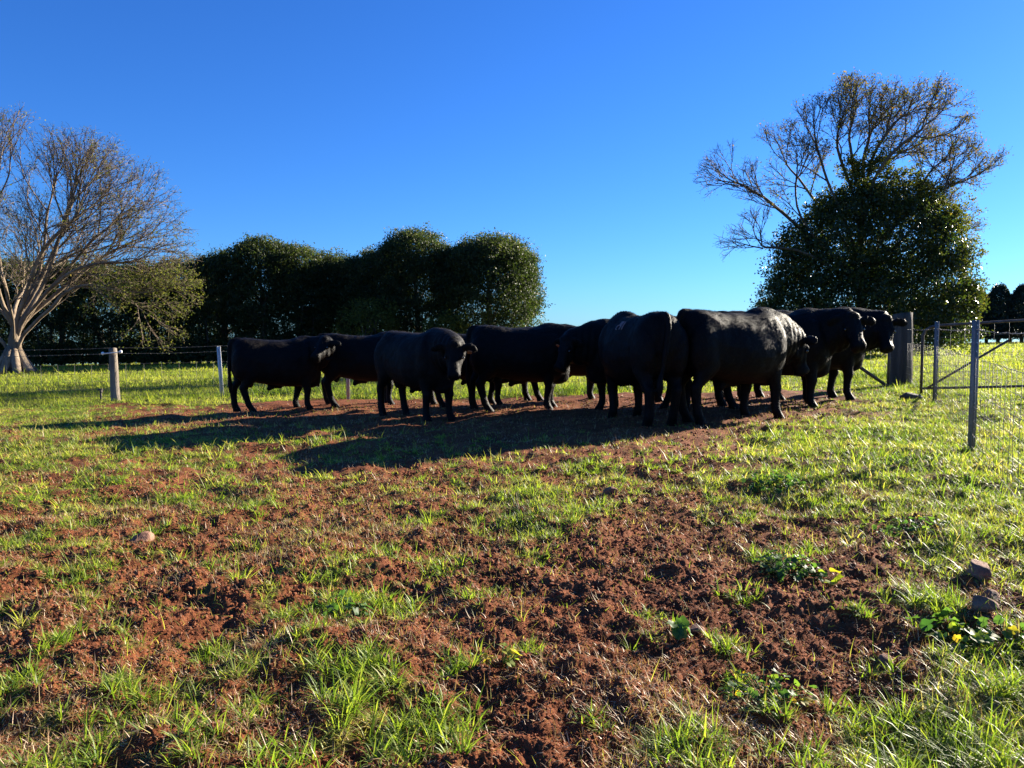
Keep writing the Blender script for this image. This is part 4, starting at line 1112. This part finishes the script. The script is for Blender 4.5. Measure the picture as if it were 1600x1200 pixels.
    # leafy sprays breaking the outline at the top and down the right side
    sp_ = [E6(1328, 272, 26, 30), E6(1368, 262, 26, 34), E6(1420, 292, 34, 30), E6(1275, 335, 24, 26), E6(1195, 480, 20, 26), E6(1440, 325, 55, 34), E6(1400, 300, 36, 30), E6(1345, 300, 30, 34), E6(1410, 320, 40, 28), E6(1470, 350, 38, 30), E6(1500, 400, 26, 34), E6(1515, 455, 18, 26), E6(1300, 310, 26, 20), E6(1370, 300, 40, 26), E6(1510, 490, 24, 22), E6(1215, 440, 22, 26)]
    C2, nr2, idx2, nc2 = clump_points(r_, sp_, 27000, .35, .7, .26)
    link('leafy_sprays', leaf_cloud('leafy_sprays', C2, .13, r_.normal(.45, .22, len(C2)), M_OLIVE, nr2, .2, 18, .6), root)
    link('ivy', leaf_cloud('ivy', C, .14, tint, M_IVY, nr, .35, 16, .62), root)
right_tree()

# --- evergreen windbreak behind the field at left
def evergreen(name, px, D, top_py, wpx, label, seed, n=17000, bottom=2.2, mat=None, parts=('trunk', 'crown')):
    k = D / 1202; bx = (px - 800) * k; bz = z_(bx, D)
    H = (525 - top_py) * k + EYE - bz; W = wpx * k / 2
    root = empty('evergreen_tree', (bx, D, bz)); tag(root, label, 'tree', 'dark evergreen trees of the windbreak')
    r_ = np.random.default_rng(seed)
    zc = (H + bottom * .5) / 2; hz = H - zc
    lob = [(0, 0, zc, W, W, hz), (0, 0, H - W * .6, W * .85, W * .85, W * .6)]
    for i in range(12):
        a = r_.uniform(0, 6.28); e = r_.uniform(-.3, 1.2); q = r_.uniform(.24, .36) * W
        lob.append((math.cos(a) * math.cos(e) * (W - q * .6), math.sin(a) * math.cos(e) * (W - q * .6), zc + math.sin(e) * (hz - q * .6), q, q, q * .9))
    if bottom < 1:
        for i in range(5):
            a = i * 1.257 + r_.uniform(0, .8); lob.append((math.cos(a) * W * .6, math.sin(a) * W * .6, .9, W * .55, W * .55, .9))
    C, nr, idx, nc = clump_points(r_, lob, int(n * 3.0 * max(1, (wpx / 112) ** 2)), .84, .24, .42)
    keep = C[:, 2] > bottom * .6; C, nr, idx = C[keep], nr[keep], idx[keep]
    ct = r_.normal(0, .12, nc); tint = .40 + ct[idx] + r_.normal(0, .15, len(C)) + .16 * smooth(H * .7, H, C[:, 2])  # lit crown tops put into the leaf colour by the height term
    T = Mesher()
    T.tube([(0, 0, -.4), (.1, 0, 1.5), (r_.normal(0, .3), 0, H * .45), (r_.normal(0, .4), 0, H * .8)], [.34, .27, .2, .08], 8)
    for i in range(9):
        a = r_.uniform(0, 6.28); z0 = r_.uniform(1.2, H * .5); l = r_.uniform(.6, 1.0) * W
        T.tube([(0, 0, z0), (math.cos(a) * l * .45, math.sin(a) * l * .45, z0 + .7), (math.cos(a) * l, math.sin(a) * l, z0 + r_.uniform(1.0, 2.4))], [.13, .09, .03], 6)
    for i in range(6):
        a = r_.uniform(0, 6.28); c = r_.uniform(.5, W * .7)
        T.tube([(math.cos(a) * c, math.sin(a) * c, -.3), (math.cos(a) * c * 1.05, math.sin(a) * c, 1.6), (math.cos(a) * c * 1.2, math.sin(a) * c * 1.1, 3.6)], [.10, .08, .05], 6)
    link('trunk', T.mesh('trunk', M_DBARK), root)
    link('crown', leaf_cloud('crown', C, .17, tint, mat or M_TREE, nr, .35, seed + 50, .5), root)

ev = [(766, 61, 374, 160, 'broad round-headed evergreen at the right end of the windbreak'),
      (652, 62, 364, 132, 'tallest evergreen in the right half of the windbreak'),
      (585, 63, 398, 118, 'lower evergreen filling the dip in the windbreak'),
      (520, 64, 402, 110, 'evergreen just left of the dip in the windbreak'),
      (468, 62, 386, 105, 'evergreen with a sloping crown above the second bull'),
      (412, 61, 376, 115, 'tallest evergreen in the left half of the windbreak'),
      (350, 62, 399, 110, 'evergreen tree above the leftmost bull'),
      (290, 63, 408, 115, 'evergreen tree at the tips of the bare tree branches'),
      (225, 63, 415, 115, 'evergreen tree behind the leafy low limb of the bare tree'),
      (160, 64, 410, 115, 'evergreen tree behind the timber fence post'),
      (95, 64, 412, 115, 'evergreen tree behind the long low limb of the bare tree'),
      (30, 65, 408, 120, 'evergreen tree right behind the pale trunk'),
      (-45, 65, 405, 120, 'leftmost evergreen of the windbreak at the photo edge')]
for i, (px, D, tp, w, lab) in enumerate(ev):
    evergreen('e', px, D, tp, w, lab, 200 + i, n=19000 if px > 250 else 15000, bottom=1.5 if px > 480 else .35)
# lower lit understorey shrub seen between the trunks
for (px, D, tp, w, lab, sd) in ((575, 58, 470, 90, 'yellow-green shrub in the gap of the windbreak', 1), (700, 58, 492, 80, 'low olive shrub under the right windbreak trees', 2)):
    k = D / 1202; bx = (px - 800) * k; bz = z_(bx, D); r_ = np.random.default_rng(sd + 800); H = (525 - tp) * k + EYE - bz; W = w * k / 2
    root = empty('shrub', (bx, D, bz)); tag(root, lab, 'shrub', 'shrubs under the windbreak')
    C, nr, idx, nc = clump_points(r_, [(0, 0, H * .5, W, W, H * .5), (W * .5, 0, H * .7, W * .5, W * .5, H * .3), (-W * .6, 0, H * .5, W * .5, W * .5, H * .4)], 5000, .7, .3, .5)
    T = Mesher()
    for q in range(5): T.tube([(0, 0, -.2), (r_.normal(0, .3), r_.normal(0, .3), H * .3), (r_.normal(0, W * .4), r_.normal(0, W * .4), H * .7)], [.06, .045, .02], 5)
    link('stems', T.mesh('stems', M_DBARK), root); link('foliage', leaf_cloud('foliage', C, .2, r_.normal(.3, .2, len(C)), M_OLIVE, nr, .3, sd + 60), root)

# --- far pines at the right
def pine(px, D, top_py, wpx, label, seed):
    k = D / 1202; bx = (px - 800) * k; bz = z_(bx, D); H = (525 - top_py) * k + EYE - bz; W = wpx * k / 2
    root = empty('pine_tree', (bx, D, bz)); tag(root, label, 'tree', 'far pines in a row')
    r_ = np.random.default_rng(seed); n = 12000
    z = r_.uniform(0, 1, n); zz = H * (.13 + .87 * z)
    prof = np.sqrt(np.clip(1 - ((z - .22) / .80) ** 2, 0, 1)) * np.where(z < .22, .72 + 1.25 * z, 1)
    a = r_.uniform(0, 6.28, n); lay = .82 + .18 * np.abs(np.sin(zz * 2.3 + 2 * np.sin(a * 2)))
    rr = W * prof * lay * r_.uniform(.35, 1, n) ** .35
    C = np.stack([np.cos(a) * rr, np.sin(a) * rr, zz + r_.normal(0, .15, n) - .12 * rr], 1)
    m = (C[:, 2] > H * .24) | (r_.uniform(0, 1, n) < .75); C = C[m]; a = a[m]
    nr = np.stack([np.cos(a), np.sin(a), np.full(len(a), .6)], 1)
    T = Mesher(); T.tube([(0, 0, -.5), (0, 0, H * .3), (0, 0, H * .85)], [.22, .18, .05], 8)
    for i in range(16):
        b = r_.uniform(0, 6.28); z0 = H * r_.uniform(.14, .5); T.tube([(0, 0, z0), (math.cos(b) * W * .8, math.sin(b) * W * .8, z0 - .2)], [.06, .02], 5)
    link('trunk', T.mesh('trunk', M_DBARK), root); link('crown', leaf_cloud('crown', C, .30, r_.normal(.4, .2, len(C)), M_PINE, nr, .3, seed + 5, .35, .4), root)
for i, (px, D, tp, w, lab) in enumerate([(1435, 92, 462, 50, 'pine seen low between the corner post and the netting'), (1484, 91, 452, 50, 'pine mostly behind the right edge of the ivy tree'), (1520, 90, 448, 48, 'first clear pine right of the ivy-covered tree'), (1558, 89, 447, 48, 'second clear pine right of the ivy-covered tree'),
                                         (1595, 88, 447, 50, 'third clear pine, at the right edge of the photo'), (1634, 87, 446, 50, 'pine just beyond the right edge'), (1395, 94, 466, 50, 'pine hidden behind the foot of the ivy-covered tree'),
                                         (1502, 92, 454, 50, 'lower pine filling the gap beside the ivy-covered tree'), (1540, 95, 464, 50, 'lower pine filling the gap between the first two clear pines'), (1577, 94, 463, 50, 'lower pine filling the gap between the last two clear pines')]):
    pine(px, D, tp, w, lab, 500 + i)
print('blades', nb1)
